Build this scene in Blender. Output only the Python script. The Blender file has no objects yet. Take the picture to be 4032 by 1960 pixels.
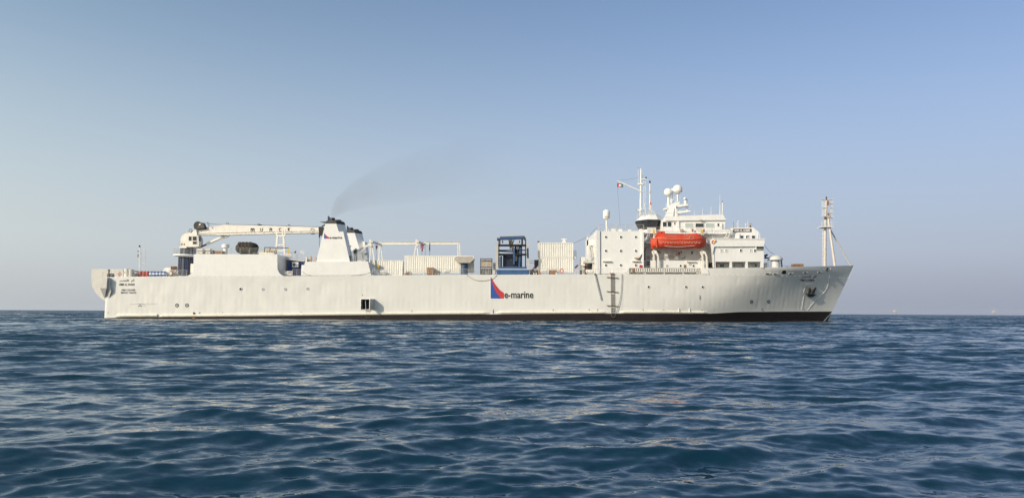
import bpy, bmesh, math, random
import numpy as np
from mathutils import Vector, Matrix
random.seed(7)
rng = np.random.default_rng(11)
scene = bpy.context.scene
col = scene.collection
R = math.radians

# ------------------------------------------------------------------ camera
F, D, EYE = 3028.0, 130.0, 1.45          # focal length in photo pixels, distance to the hull side, eye height
PITCH, ROLL = math.atan(248.0 / F), 0.0052
CAM = Vector((0.0, -D, EYE))
_f = Vector((0, math.cos(PITCH), math.sin(PITCH)))
_u = Vector((0, -math.sin(PITCH), math.cos(PITCH)))
_r = Vector((1, 0, 0))
RT = _r * math.cos(ROLL) + _u * math.sin(ROLL)
UP = -_r * math.sin(ROLL) + _u * math.cos(ROLL)
cd = bpy.data.cameras.new('camera')
cd.sensor_width = 36.0
cd.lens = 36.0 * F / 4032.0
cd.clip_start, cd.clip_end = 0.1, 40000.0
cam = bpy.data.objects.new('camera', cd)
col.objects.link(cam)
cam.matrix_world = Matrix((
    (RT.x, UP.x, -_f.x, CAM.x), (RT.y, UP.y, -_f.y, CAM.y), (RT.z, UP.z, -_f.z, CAM.z), (0, 0, 0, 1)))
scene.camera = cam

# ------------------------------------------------------------------ sky, sun, exposure
SUN_EL, SUN_AZ = R(24.5), R(50)            # azimuth measured from the hull's normal towards the stern
to_sun = Vector((-math.sin(SUN_AZ) * math.cos(SUN_EL), -math.cos(SUN_AZ) * math.cos(SUN_EL), math.sin(SUN_EL)))
world = bpy.data.worlds.new('World')
scene.world = world
world.use_nodes = True
wn = world.node_tree.nodes
wn.clear()
wo = wn.new('ShaderNodeOutputWorld')
wb = wn.new('ShaderNodeBackground')
sky = wn.new('ShaderNodeTexSky')
sky.sky_type = 'NISHITA'
sky.sun_disc = False
sky.sun_elevation = SUN_EL
sky.sun_rotation = math.atan2(to_sun.x, to_sun.y)
sky.altitude = 0
sky.air_density = 1.0
sky.dust_density = 1.0
sky.ozone_density = 1.0
SKY = 0.15
wb.inputs['Strength'].default_value = SKY
# the hazy lower air: pale towards the horizon, brighter and warmer on the sun's side all round the sky
WL = world.node_tree.links.new
tc = wn.new('ShaderNodeTexCoord')
nrm_ = wn.new('ShaderNodeVectorMath'); nrm_.operation = 'NORMALIZE'; WL(tc.outputs['Generated'], nrm_.inputs[0])
sep = wn.new('ShaderNodeSeparateXYZ'); WL(nrm_.outputs[0], sep.inputs[0])
dot = wn.new('ShaderNodeVectorMath'); dot.operation = 'DOT_PRODUCT'; WL(nrm_.outputs[0], dot.inputs[0])
dot.inputs[1].default_value = (-math.sin(SUN_AZ), -math.cos(SUN_AZ), 0)
lobe = wn.new('ShaderNodeMapRange'); WL(dot.outputs['Value'], lobe.inputs[0])
lobe.inputs[1].default_value, lobe.inputs[2].default_value = -1, 1
tint = wn.new('ShaderNodeMix'); tint.data_type = 'RGBA'; WL(lobe.outputs[0], tint.inputs['Factor'])
tint.inputs['A'].default_value = (0.77, 0.772, 0.885, 1); tint.inputs['B'].default_value = (1.68, 1.58, 1.26, 1)
low = wn.new('ShaderNodeMapRange'); low.interpolation_type = 'SMOOTHSTEP'; WL(sep.outputs['Z'], low.inputs[0])
low.inputs[1].default_value, low.inputs[2].default_value = -0.02, 0.40
low.inputs[3].default_value, low.inputs[4].default_value = 0.97, 0.0
hz = wn.new('ShaderNodeMix'); hz.data_type = 'RGBA'; WL(low.outputs[0], hz.inputs['Factor'])
WL(sky.outputs['Color'], hz.inputs['A']); hz.inputs['B'].default_value = (0.495 / SKY, 0.552 / SKY, 0.625 / SKY, 1)
mul = wn.new('ShaderNodeMix'); mul.data_type = 'RGBA'; mul.blend_type = 'MULTIPLY'; mul.inputs['Factor'].default_value = 1
WL(hz.outputs['Result'], mul.inputs['A']); WL(tint.outputs['Result'], mul.inputs['B'])
# the thickest layer just above the sea dims a little
dim = wn.new('ShaderNodeMapRange'); dim.interpolation_type = 'SMOOTHSTEP'; WL(sep.outputs['Z'], dim.inputs[0])
dim.inputs[1].default_value, dim.inputs[2].default_value = -0.01, 0.085
dim.inputs[3].default_value, dim.inputs[4].default_value = 0.85, 1.0
mul2 = wn.new('ShaderNodeVectorMath'); mul2.operation = 'SCALE'; WL(mul.outputs['Result'], mul2.inputs[0]); WL(dim.outputs[0], mul2.inputs['Scale'])
WL(mul2.outputs[0], wb.inputs['Color'])
WL(wb.outputs['Background'], wo.inputs['Surface'])
sl = bpy.data.lights.new('sun', 'SUN')
sl.energy = 4.15
sl.angle = R(0.53)
sl.color = (1.0, 0.885, 0.72)
sun = bpy.data.objects.new('sun', sl)
col.objects.link(sun)
sun.rotation_euler = to_sun.to_track_quat('Z', 'Y').to_euler()
vs = scene.view_settings
vs.view_transform, vs.look, vs.gamma, vs.exposure = 'Standard', 'None', 1.0, 0.0
vs.use_curve_mapping = False
scene.cycles.max_bounces = 8
scene.cycles.volume_bounces = 1
scene.cycles.volume_step_rate = 1.0
scene.cycles.use_denoising = True

# ------------------------------------------------------------------ helpers
def W(px, py, Y):
    """photo pixel -> the world point on the plane y = Y (the plane the thing really stands in)"""
    d = _f * F + RT * (px - 2016.0) + UP * (980.0 - py)
    return CAM + d * ((Y + D) / d.y)

def mat(name, colr, rough=0.5, var=0.10, scale=1.2, metal=0.0, streak=0.0, rust=0.0, spec=0.5, rustscale=0.9):
    m = bpy.data.materials.new(name)
    m.use_nodes = True
    nt = m.node_tree
    b = nt.nodes['Principled BSDF']
    b.inputs['Roughness'].default_value = rough
    b.inputs['Metallic'].default_value = metal
    b.inputs['Specular IOR Level'].default_value = spec
    L, N = nt.links.new, nt.nodes.new
    geo = N('ShaderNodeNewGeometry')
    n1 = N('ShaderNodeTexNoise')
    n1.inputs['Scale'].default_value = scale
    n1.inputs['Detail'].default_value = 5
    n1.inputs['Roughness'].default_value = 0.62
    L(geo.outputs['Position'], n1.inputs['Vector'])
    mr = N('ShaderNodeMapRange')
    mr.inputs[1].default_value, mr.inputs[2].default_value = 0.3, 0.7
    mr.inputs[3].default_value, mr.inputs[4].default_value = 1 - var, 1 + var * 0.6
    L(n1.outputs[0], mr.inputs[0])
    mx = N('ShaderNodeMix'); mx.data_type = 'RGBA'; mx.blend_type = 'MULTIPLY'
    mx.inputs['Factor'].default_value = 1
    mx.inputs['A'].default_value = (*colr, 1)
    L(mr.outputs[0], mx.inputs['B'])
    out = mx.outputs['Result']
    if streak or rust:
        mp = N('ShaderNodeMapping')
        mp.inputs['Scale'].default_value = (1, 1, 0.10)
        L(geo.outputs['Position'], mp.inputs['Vector'])
    if streak:
        n2 = N('ShaderNodeTexNoise')
        n2.inputs['Scale'].default_value = 2.2; n2.inputs['Detail'].default_value = 4
        L(mp.outputs[0], n2.inputs['Vector'])
        r2 = N('ShaderNodeMapRange')
        r2.inputs[1].default_value, r2.inputs[2].default_value = 0.5, 0.75
        r2.inputs[3].default_value, r2.inputs[4].default_value = 0, streak
        L(n2.outputs[0], r2.inputs[0])
        m2 = N('ShaderNodeMix'); m2.data_type = 'RGBA'
        m2.inputs['B'].default_value = (colr[0] * .55, colr[1] * .52, colr[2] * .47, 1)
        L(r2.outputs[0], m2.inputs['Factor']); L(out, m2.inputs['A'])
        out = m2.outputs['Result']
    if rust:
        n3 = N('ShaderNodeTexNoise')
        n3.inputs['Scale'].default_value = rustscale * 3; n3.inputs['Detail'].default_value = 6
        n3.inputs['Roughness'].default_value = 0.7
        mp3 = N('ShaderNodeMapping'); mp3.inputs['Scale'].default_value = (1, 1, 0.32); mp3.inputs['Location'].default_value = (31, 7, 5)
        L(geo.outputs['Position'], mp3.inputs['Vector']); L(mp3.outputs[0], n3.inputs['Vector'])
        r3 = N('ShaderNodeMapRange')
        r3.inputs[1].default_value, r3.inputs[2].default_value = 0.63, 0.74
        r3.inputs[3].default_value, r3.inputs[4].default_value = 0, rust
        L(n3.outputs[0], r3.inputs[0])
        m3 = N('ShaderNodeMix'); m3.data_type = 'RGBA'
        m3.inputs['B'].default_value = (0.30, 0.15, 0.055, 1)
        L(r3.outputs[0], m3.inputs['Factor']); L(out, m3.inputs['A'])
        out = m3.outputs['Result']
    L(out, b.inputs['Base Color'])
    return m

M = dict(
    hull=mat('hull_paint', (0.62, 0.618, 0.597), 0.42, 0.06, 0.25, streak=0.05, rust=0.14, rustscale=0.22),
    white=mat('superstructure_paint', (0.70, 0.70, 0.69), 0.40, 0.05, 0.8, streak=0.10, rust=0.12, rustscale=0.5),
    gear=mat('white_gear_paint', (0.72, 0.69, 0.62), 0.45, 0.10, 2.0, streak=0.15, rust=0.35),
    cont=mat('container_paint', (0.74, 0.725, 0.67), 0.5, 0.07, 1.5, streak=0.18, rust=0.55),
    rubrail=mat('rubbing_strake_paint', (0.74, 0.70, 0.60), 0.45, 0.12, 2.0, streak=0.3, rust=0.55),
    boot=mat('bottom_paint', (0.015, 0.010, 0.011), 0.6, 0.3, 0.8, streak=0.4, spec=0.25),
    cream=mat('cream_crane_paint', (0.69, 0.66, 0.605), 0.45, 0.09, 1.2, streak=0.25, rust=0.3),
    grey=mat('grey_paint', (0.30, 0.31, 0.31), 0.5, 0.15, 2.0),
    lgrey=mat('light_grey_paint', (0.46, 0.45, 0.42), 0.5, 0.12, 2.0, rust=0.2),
    rail=mat('railing_paint', (0.50, 0.49, 0.46), 0.5, 0.15, 3.0, rust=0.25),
    black=mat('black_paint', (0.014, 0.014, 0.016), 0.45, 0.3, 2.0),
    cap=mat('funnel_top_paint', (0.045, 0.047, 0.052), 0.6, 0.3, 1.5),
    navy=mat('navy_paint', (0.018, 0.032, 0.075), 0.4, 0.15, 1.5, rust=0.08),
    inky=mat('ink_blue_paint', (0.009, 0.015, 0.034), 0.5, 0.2, 2.0),
    trunk=mat('slate_blue_paint', (0.030, 0.065, 0.14), 0.45, 0.2, 1.5, rust=0.1),
    blue=mat('blue_machine_paint', (0.035, 0.092, 0.215), 0.4, 0.18, 2.0, rust=0.12),
    contblue=mat('blue_container_paint', (0.015, 0.045, 0.17), 0.5, 0.15, 1.5),
    orange=mat('lifeboat_orange', (0.54, 0.058, 0.022), 0.45, 0.22, 1.2, streak=0.2),
    orange2=mat('lifeboat_orange_trim', (0.55, 0.10, 0.05), 0.4, 0.1, 2.0),
    ring=mat('life_ring_orange', (0.62, 0.13, 0.05), 0.5, 0.1, 3.0),
    red=mat('red_drum_paint', (0.42, 0.035, 0.025), 0.45, 0.2, 3.0),
    hoist=mat('red_hoist_paint', (0.40, 0.03, 0.03), 0.4, 0.1, 3.0),
    maroon=mat('maroon_paint', (0.12, 0.022, 0.02), 0.5, 0.2, 3.0),
    drumblue=mat('blue_drum_paint', (0.03, 0.12, 0.36), 0.45, 0.15, 3.0),
    rusty=mat('rusty_brown', (0.26, 0.13, 0.065), 0.8, 0.35, 3.0),
    wood=mat('crate_timber', (0.30, 0.19, 0.11), 0.8, 0.3, 4.0),
    tan=mat('tan_panel', (0.40, 0.31, 0.22), 0.7, 0.2, 3.0),
    yellow=mat('yellow_paint', (0.62, 0.42, 0.03), 0.5, 0.2, 3.0),
    rubber=mat('black_rubber', (0.022, 0.019, 0.017), 0.7, 0.3, 4.0),
    tyre=mat('worn_tyre', (0.07, 0.052, 0.038), 0.85, 0.3, 4.0),
    canvas=mat('white_canvas', (0.66, 0.63, 0.57), 0.8, 0.15, 5.0),
    rope=mat('rope_fibre', (0.16, 0.14, 0.115), 0.9, 0.3, 6.0),
    ladder=mat('ladder_timber', (0.13, 0.10, 0.075), 0.8, 0.3, 6.0),
    glass=mat('dark_glass', (0.012, 0.016, 0.020), 0.07, 0.2, 1.0, spec=0.7),
    blind=mat('window_blind', (0.38, 0.44, 0.41), 0.35, 0.1, 1.0),
    text=mat('black_lettering', (0.007, 0.007, 0.008), 0.6, 0.2, 2.0, spec=0.2),
    wtext=mat('white_lettering', (0.75, 0.74, 0.72), 0.5, 0.05, 2.0),
    logored=mat('logo_red', (0.46, 0.035, 0.045), 0.45, 0.08, 1.0),
    logoblue=mat('logo_blue', (0.025, 0.075, 0.30), 0.45, 0.08, 1.0),
    green=mat('flag_green', (0.03, 0.12, 0.05), 0.8, 0.1, 2.0),
    pod=mat('stern_pod_paint', (0.52, 0.51, 0.48), 0.5, 0.08, 1.0),
    steel=mat('dark_steel', (0.06, 0.058, 0.055), 0.5, 0.3, 3.0, rust=0.3),
    vent=mat('ventilator_paint', (0.56, 0.56, 0.545), 0.5, 0.08, 1.5),
    rig=mat('rig_quarters_haze_tone', (0.46, 0.44, 0.43), 0.6, 0.1, 0.1),  # quarters toned towards the sky, haze fading put into the colour
    mast=mat('dull_mast_paint', (0.50, 0.455, 0.40), 0.55, 0.15, 1.5, streak=0.3, rust=0.4),
    dome=mat('radome_white', (0.76, 0.745, 0.70), 0.35, 0.03, 2.0),
    hood=mat('tan_hood_paint', (0.40, 0.37, 0.32), 0.6, 0.12, 1.5, rust=0.2),
    far=mat('far_rig_haze_tone', (0.36, 0.34, 0.335), 0.6, 0.1, 0.1),  # colour held near the sky's, part of the distance haze painted in
)

ORG = {}
class MB:
    def __init__(s): s.v, s.f = [], []
    def add(s, vs_, fs_):
        o = len(s.v)
        s.v += [tuple(map(float, v)) for v in vs_]
        s.f += [tuple(i + o for i in f) for f in fs_]
        return s
    def box(s, x0, x1, y0, y1, z0, z1):
        return s.add([(x0,y0,z0),(x1,y0,z0),(x1,y1,z0),(x0,y1,z0),(x0,y0,z1),(x1,y0,z1),(x1,y1,z1),(x0,y1,z1)],
                     [(0,3,2,1),(4,5,6,7),(0,1,5,4),(1,2,6,5),(2,3,7,6),(3,0,4,7)])
    def pbox(s, px0, py0, px1, py1, Y0, Y1):
        a, b = W(px0, py1, Y0), W(px1, py0, Y0)
        return s.box(min(a.x, b.x), max(a.x, b.x), Y0, Y1, min(a.z, b.z), max(a.z, b.z))
    def prism(s, xz, y0, y1):
        n = len(xz)
        vs_ = [(x, y0, z) for x, z in xz] + [(x, y1, z) for x, z in xz]
        fs_ = [tuple(range(n)), tuple(range(2 * n - 1, n - 1, -1))]
        fs_ += [(i, (i + 1) % n, n + (i + 1) % n, n + i) for i in range(n)]
        return s.add(vs_, fs_)
    def ppoly(s, pts, Y0, Y1):
        return s.prism([(W(x, y, Y0).x, W(x, y, Y0).z) for x, y in pts], Y0, Y1)
    def loft(s, rings, close=True, caps=True):
        n = len(rings[0]); vs_ = [p for r in rings for p in r]; fs_ = []
        for k in range(len(rings) - 1):
            for i in range(n if close else n - 1):
                j = (i + 1) % n
                fs_.append((k*n+i, k*n+j, (k+1)*n+j, (k+1)*n+i))
        if caps:
            fs_.append(tuple(range(n-1, -1, -1)))
            fs_.append(tuple((len(rings)-1)*n + i for i in range(n)))
        return s.add(vs_, fs_)
    def tube(s, pts, r, n=8, r2=None):
        pts = [Vector(p) for p in pts]
        rings = []
        for k, p in enumerate(pts):
            a = pts[max(0, k-1)]; b = pts[min(len(pts)-1, k+1)]
            t = (b - a).normalized()
            ref = Vector((0, 0, 1)) if abs(t.z) < 0.9 else Vector((0, 1, 0))
            u = t.cross(ref).normalized(); w = t.cross(u)
            rr = r if r2 is None else r + (r2 - r) * k / (len(pts) - 1)
            rings.append([p + (u * math.cos(2*math.pi*i/n) + w * math.sin(2*math.pi*i/n)) * rr for i in range(n)])
        return s.loft(rings)
    def bar(s, a, b, w, h):
        a, b = Vector(a), Vector(b)
        t = (b - a).normalized()
        ref = Vector((0, 1, 0)) if abs(t.y) < 0.9 else Vector((0, 0, 1))
        u = t.cross(ref).normalized() * (h / 2); v = ref * 0 + t.cross(t.cross(ref)).normalized() * (w / 2)
        rings = [[p + u + v, p + u - v, p - u - v, p - u + v] for p in (a, b)]
        return s.loft(rings)
    def lathe(s, c, prof, n=20, axis='z'):
        c = Vector(c); rings = []
        for r, h in prof:
            ring = []
            for i in range(n):
                a = 2*math.pi*i/n; x, y = r*math.cos(a), r*math.sin(a)
                q = {'z': (x, y, h), 'x': (h, x, y), 'y': (x, h, y)}[axis]
                ring.append(c + Vector(q))
            rings.append(ring)
        return s.loft(rings)
    def torus(s, c, R0, r, axis='y', n=18, m=7):
        c = Vector(c); vs_ = []; fs_ = []
        for i in range(n):
            a = 2*math.pi*i/n
            for j in range(m):
                b = 2*math.pi*j/m
                rr = R0 + r*math.cos(b); h = r*math.sin(b)
                q = {'y': (rr*math.cos(a), h, rr*math.sin(a)), 'z': (rr*math.cos(a), rr*math.sin(a), h), 'x': (h, rr*math.cos(a), rr*math.sin(a))}[axis]
                vs_.append(c + Vector(q))
        for i in range(n):
            for j in range(m):
                fs_.append((i*m+j, ((i+1)%n)*m+j, ((i+1)%n)*m+(j+1)%m, i*m+(j+1)%m))
        return s.add(vs_, fs_)
    def build(s, name, m, parent=None, smooth=False, origin=None, autosmooth=False):
        me = bpy.data.meshes.new(name)
        if parent is not None: o0 = ORG[parent.name]
        elif origin is not None: o0 = Vector(origin)
        else:
            a = np.array(s.v); o0 = Vector(((a[:,0].min()+a[:,0].max())/2, (a[:,1].min()+a[:,1].max())/2, a[:,2].min()))
        me.from_pydata([(v[0]-o0.x, v[1]-o0.y, v[2]-o0.z) for v in s.v], [], s.f)
        bm = bmesh.new(); bm.from_mesh(me)
        bmesh.ops.recalc_face_normals(bm, faces=bm.faces[:])
        if smooth:
            for f in bm.faces: f.smooth = True
            for e in bm.edges:
                if len(e.link_faces) == 2 and e.calc_face_angle(0) > 0.7: e.smooth = False
        bm.to_mesh(me); bm.free()
        me.materials.append(M[m] if isinstance(m, str) else m)
        ob = bpy.data.objects.new(name, me)
        col.objects.link(ob)
        ORG[ob.name] = o0
        if parent is not None: ob.parent = parent
        else: ob.location = o0
        return ob

def empty(name, loc, label=None, cat=None, group=None):
    o = bpy.data.objects.new(name, None)
    o.empty_display_size = 0.5
    col.objects.link(o); o.location = loc
    ORG[o.name] = Vector(loc)
    if label: tag(o, label, cat, group)
    return o
def tag(o, label, cat, group=None, kind=None):
    if label: o['label'] = label
    if cat: o['category'] = cat
    if group: o['group'] = group
    if kind: o['kind'] = kind
    return o
def copy_tree(o, off, parent=None):
    c = o.copy(); col.objects.link(c)
    ORG[c.name] = ORG[o.name] + Vector(off)
    if parent is None: c.location = o.location + Vector(off)
    else: c.parent = parent
    for ch in list(o.children): copy_tree(ch, off, c)
    return c
def child_copy(o, off, parent):
    """a copy of a part (and its sub-parts) moved by off under the same thing"""
    c = o.copy(); col.objects.link(c); c.parent = parent
    c.location = o.location + Vector(off); ORG[c.name] = ORG[o.name] + Vector(off)
    for ch in list(o.children):
        d = ch.copy(); col.objects.link(d); d.parent = c; ORG[d.name] = ORG[c.name]
    return c
def text_mesh(s, bold=0.0, space=1.0):
    cu = bpy.data.curves.new('lettering', 'FONT')
    cu.body = s; cu.size = 1.0; cu.space_character = space; cu.offset = bold; cu.resolution_u = 3
    ob = bpy.data.objects.new('lettering', cu); col.objects.link(ob)
    dg = bpy.context.evaluated_depsgraph_get(); dg.update()
    me = ob.evaluated_get(dg).to_mesh()
    vs_ = [(v.co.x, v.co.y) for v in me.vertices]
    fs_ = [tuple(p.vertices) for p in me.polygons]
    ob.evaluated_get(dg).to_mesh_clear()
    bpy.data.objects.remove(ob); bpy.data.curves.remove(cu)
    return vs_, fs_
def lettering(s, px0, py0, px1, py1, Y, parent, m='text', bold=0.02, name='lettering', hull=False, slant=0.0, off=0.02, space=1.0):
    """flat painted letters filling the given box on a wall at depth Y, or laid on the curved hull plating"""
    vs_, fs_ = text_mesh(s, bold, space)
    a = np.array(vs_); x0, y0 = a.min(0); x1, y1 = a.max(0)
    mb = MB(); out = []
    for x, y in vs_:
        v = (y - y0) / (y1 - y0); u = (x - x0) / (x1 - x0)
        px = px0 + u * (px1 - px0) + slant * v * (py1 - py0); py = py1 + v * (py0 - py1)
        if hull:
            p = HW(px, py); out.append((p.x, p.y - off, p.z))
        else:
            p = W(px, py, (Y(py) if callable(Y) else Y) - off); out.append(tuple(p))
    mb.add(out, fs_)
    return mb.build(name, m, parent)
def railing(pts, Y, h, parent, spacing=1.3, bars=3, r=0.028, m='rail', name='railing'):
    """posts and bars along photo points (px, py of the foot) at depth Y (or (px,py,Y) points), h metres high"""
    P3 = [W(p[0], p[1], p[2] if len(p) > 2 else Y) for p in pts]
    mb = MB(); up = Vector((0, 0, 1))
    for k in range(bars):
        hh = h * (k + 1) / bars
        for a, b in zip(P3[:-1], P3[1:]):
            mb.tube([a + up*hh, b + up*hh], r if k == bars-1 else r*0.8, 5)
    for a, b in zip(P3[:-1], P3[1:]):
        n = max(1, round((b - a).length / spacing))
        for i in range(n + 1):
            p = a.lerp(b, i / n); mb.tube([p, p + up*h], r, 5)
    return mb.build(name, m, parent)
def porthole(px, py, Y, rpx, parent, glass='glass', hull=False, ringm='white'):
    c = HW(px, py) if hull else W(px, py, Y)
    r = rpx / F * (c.y + D)
    ring = MB().lathe(c, [(r*1.3, 0.02), (r*1.3, -0.05), (r*1.0, -0.06), (r*1.0, 0.02)], 18, 'y').build('porthole', ringm, parent)
    MB().lathe(c, [(r*1.02, 0.03), (r*1.02, -0.025)], 18, 'y').build('pane', glass, ring)
    return ring
def window(px0, py0, px1, py1, Y, parent, glass='glass', fr=0.09, frame='white'):
    a, b = W(px0, py1, Y), W(px1, py0, Y)
    x0, x1, z0, z1 = a.x, b.x, a.z, b.z
    mb = MB()
    mb.box(x0-fr, x1+fr, Y-0.05, Y+0.02, z1, z1+fr).box(x0-fr, x1+fr, Y-0.05, Y+0.02, z0-fr, z0)
    mb.box(x0-fr, x0, Y-0.05, Y+0.02, z0, z1).box(x1, x1+fr, Y-0.05, Y+0.02, z0, z1)
    w = mb.build('window', frame, parent)
    MB().box(x0, x1, Y-0.015, Y+0.02, z0, z1).build('pane', glass, w)
    return w

# ------------------------------------------------------------------ the hull's form
CL = 10.0                                   # centreline, the hull side lies at y = 0
_t, _b = W(3363, 1045, CL), W(3257, 1267, CL)
def stem_x(z): return _b.x + (_t.x - _b.x) * (z - _b.z) / (_t.z - _b.z)
def hull_y(x, z):
    """half-breadth of the near side: parallel midbody easing into a flared wedge"""
    t = min(1.0, max(0.0, z / 9.0))
    xs = 8.0 + 15.5 * t; u0 = 0.42 + 0.17 * t; w = 0.155
    u = (x - xs) / (stem_x(z) - xs)
    if u <= 0: return 0.0
    h = lambda q: math.sqrt((q - u0) ** 2 + w * w) + (q - u0)
    s0 = 1 - u0 / math.sqrt(u0 * u0 + w * w)                 # take the small starting slope out, so the side begins flat
    k = lambda q: h(q) - h(0) - s0 * q * (1 - q) ** 2
    return CL * min(1.0, k(u) / k(1.0))
def HW(px, py):
    y = 0.0
    for _ in range(14):
        p = W(px, py, y); y = 0.5 * y + 0.5 * hull_y(p.x, p.z)
    return W(px, py, y)

# ------------------------------------------------------------------ the sea
def sea_material():
    m = bpy.data.materials.new('sea_water'); m.use_nodes = True
    nt = m.node_tree; N, L = nt.nodes.new, nt.links.new
    b = nt.nodes['Principled BSDF']
    b.inputs['Base Color'].default_value = (0.003, 0.0255, 0.046, 1)
    b.inputs['Roughness'].default_value = 0.015
    b.inputs['IOR'].default_value = 1.333
    geo = N('ShaderNodeNewGeometry')
    att = N('ShaderNodeAttribute'); att.attribute_name = 'chop'
    patch = N('ShaderNodeTexNoise'); patch.inputs['Scale'].default_value = 0.035; patch.inputs['Detail'].default_value = 3
    mpp = N('ShaderNodeMapping'); mpp.inputs['Scale'].default_value = (0.35, 1, 1)
    L(geo.outputs['Position'], mpp.inputs['Vector']); L(mpp.outputs[0], patch.inputs['Vector'])
    pr = N('ShaderNodeMapRange'); pr.inputs[1].default_value, pr.inputs[2].default_value = 0.35, 0.65
    pr.inputs[3].default_value, pr.inputs[4].default_value = 0.55, 1.3
    L(patch.outputs[0], pr.inputs[0])
    acc = None
    def powr(p):
        q = N('ShaderNodeMath'); q.operation = 'POWER'; q.inputs[1].default_value = p; L(att.outputs['Fac'], q.inputs[0]); return q.outputs[0]
    chop1, chop2, chop3 = powr(1.3), powr(2.4), powr(3.0)
    # (scale per metre, slope gain, gain follows the chop the mesh is too coarse to carry)
    for sc, k, lost in ((21.0, 0.22, None), (8.0, 0.36, None), (2.6, 0.9, chop1), (0.8, 1.15, chop2), (0.22, 0.9, chop3)):
        mp = N('ShaderNodeMapping'); mp.inputs['Scale'].default_value = (0.55, 1.0, 1.0)
        mp.inputs['Rotation'].default_value = (0, 0, R(8 * sc % 31 - 12))
        mp.inputs['Location'].default_value = (sc * 17, sc * 5, 0)
        L(geo.outputs['Position'], mp.inputs['Vector'])
        n = N('ShaderNodeTexNoise'); n.inputs['Scale'].default_value = sc; n.inputs['Detail'].default_value = 2.5
        L(mp.outputs[0], n.inputs['Vector'])
        s = N('ShaderNodeVectorMath'); s.operation = 'SUBTRACT'; s.inputs[1].default_value = (0.5, 0.5, 0.5)
        L(n.outputs['Color'], s.inputs[0])
        g = N('ShaderNodeVectorMath'); g.operation = 'MULTIPLY'; g.inputs[1].default_value = (k * 0.75, k, 0)
        L(s.outputs[0], g.inputs[0])
        o = g.outputs[0]
        if lost is not None:
            q = N('ShaderNodeVectorMath'); q.operation = 'SCALE'
            L(o, q.inputs[0]); L(lost, q.inputs['Scale']); o = q.outputs[0]
        if acc is None: acc = o
        else:
            a = N('ShaderNodeVectorMath'); a.operation = 'ADD'; L(acc, a.inputs[0]); L(o, a.inputs[1]); acc = a.outputs[0]
    # added tilt of the unresolved chop towards -y, darkening the far sea
    bi = N('ShaderNodeVectorMath'); bi.operation = 'SCALE'; bi.inputs[0].default_value = (0, -0.29, 0); L(chop3, bi.inputs['Scale'])
    ba = N('ShaderNodeVectorMath'); ba.operation = 'ADD'; L(acc, ba.inputs[0]); L(bi.outputs[0], ba.inputs[1]); acc = ba.outputs[0]
    sc_ = N('ShaderNodeVectorMath'); sc_.operation = 'SCALE'; L(acc, sc_.inputs[0]); L(pr.outputs[0], sc_.inputs['Scale'])
    ad = N('ShaderNodeVectorMath'); ad.operation = 'ADD'; L(sc_.outputs[0], ad.inputs[0]); L(geo.outputs['Normal'], ad.inputs[1])
    nm = N('ShaderNodeVectorMath'); nm.operation = 'NORMALIZE'; L(ad.outputs[0], nm.inputs[0])
    L(nm.outputs[0], b.inputs['Normal'])
    return m

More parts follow.
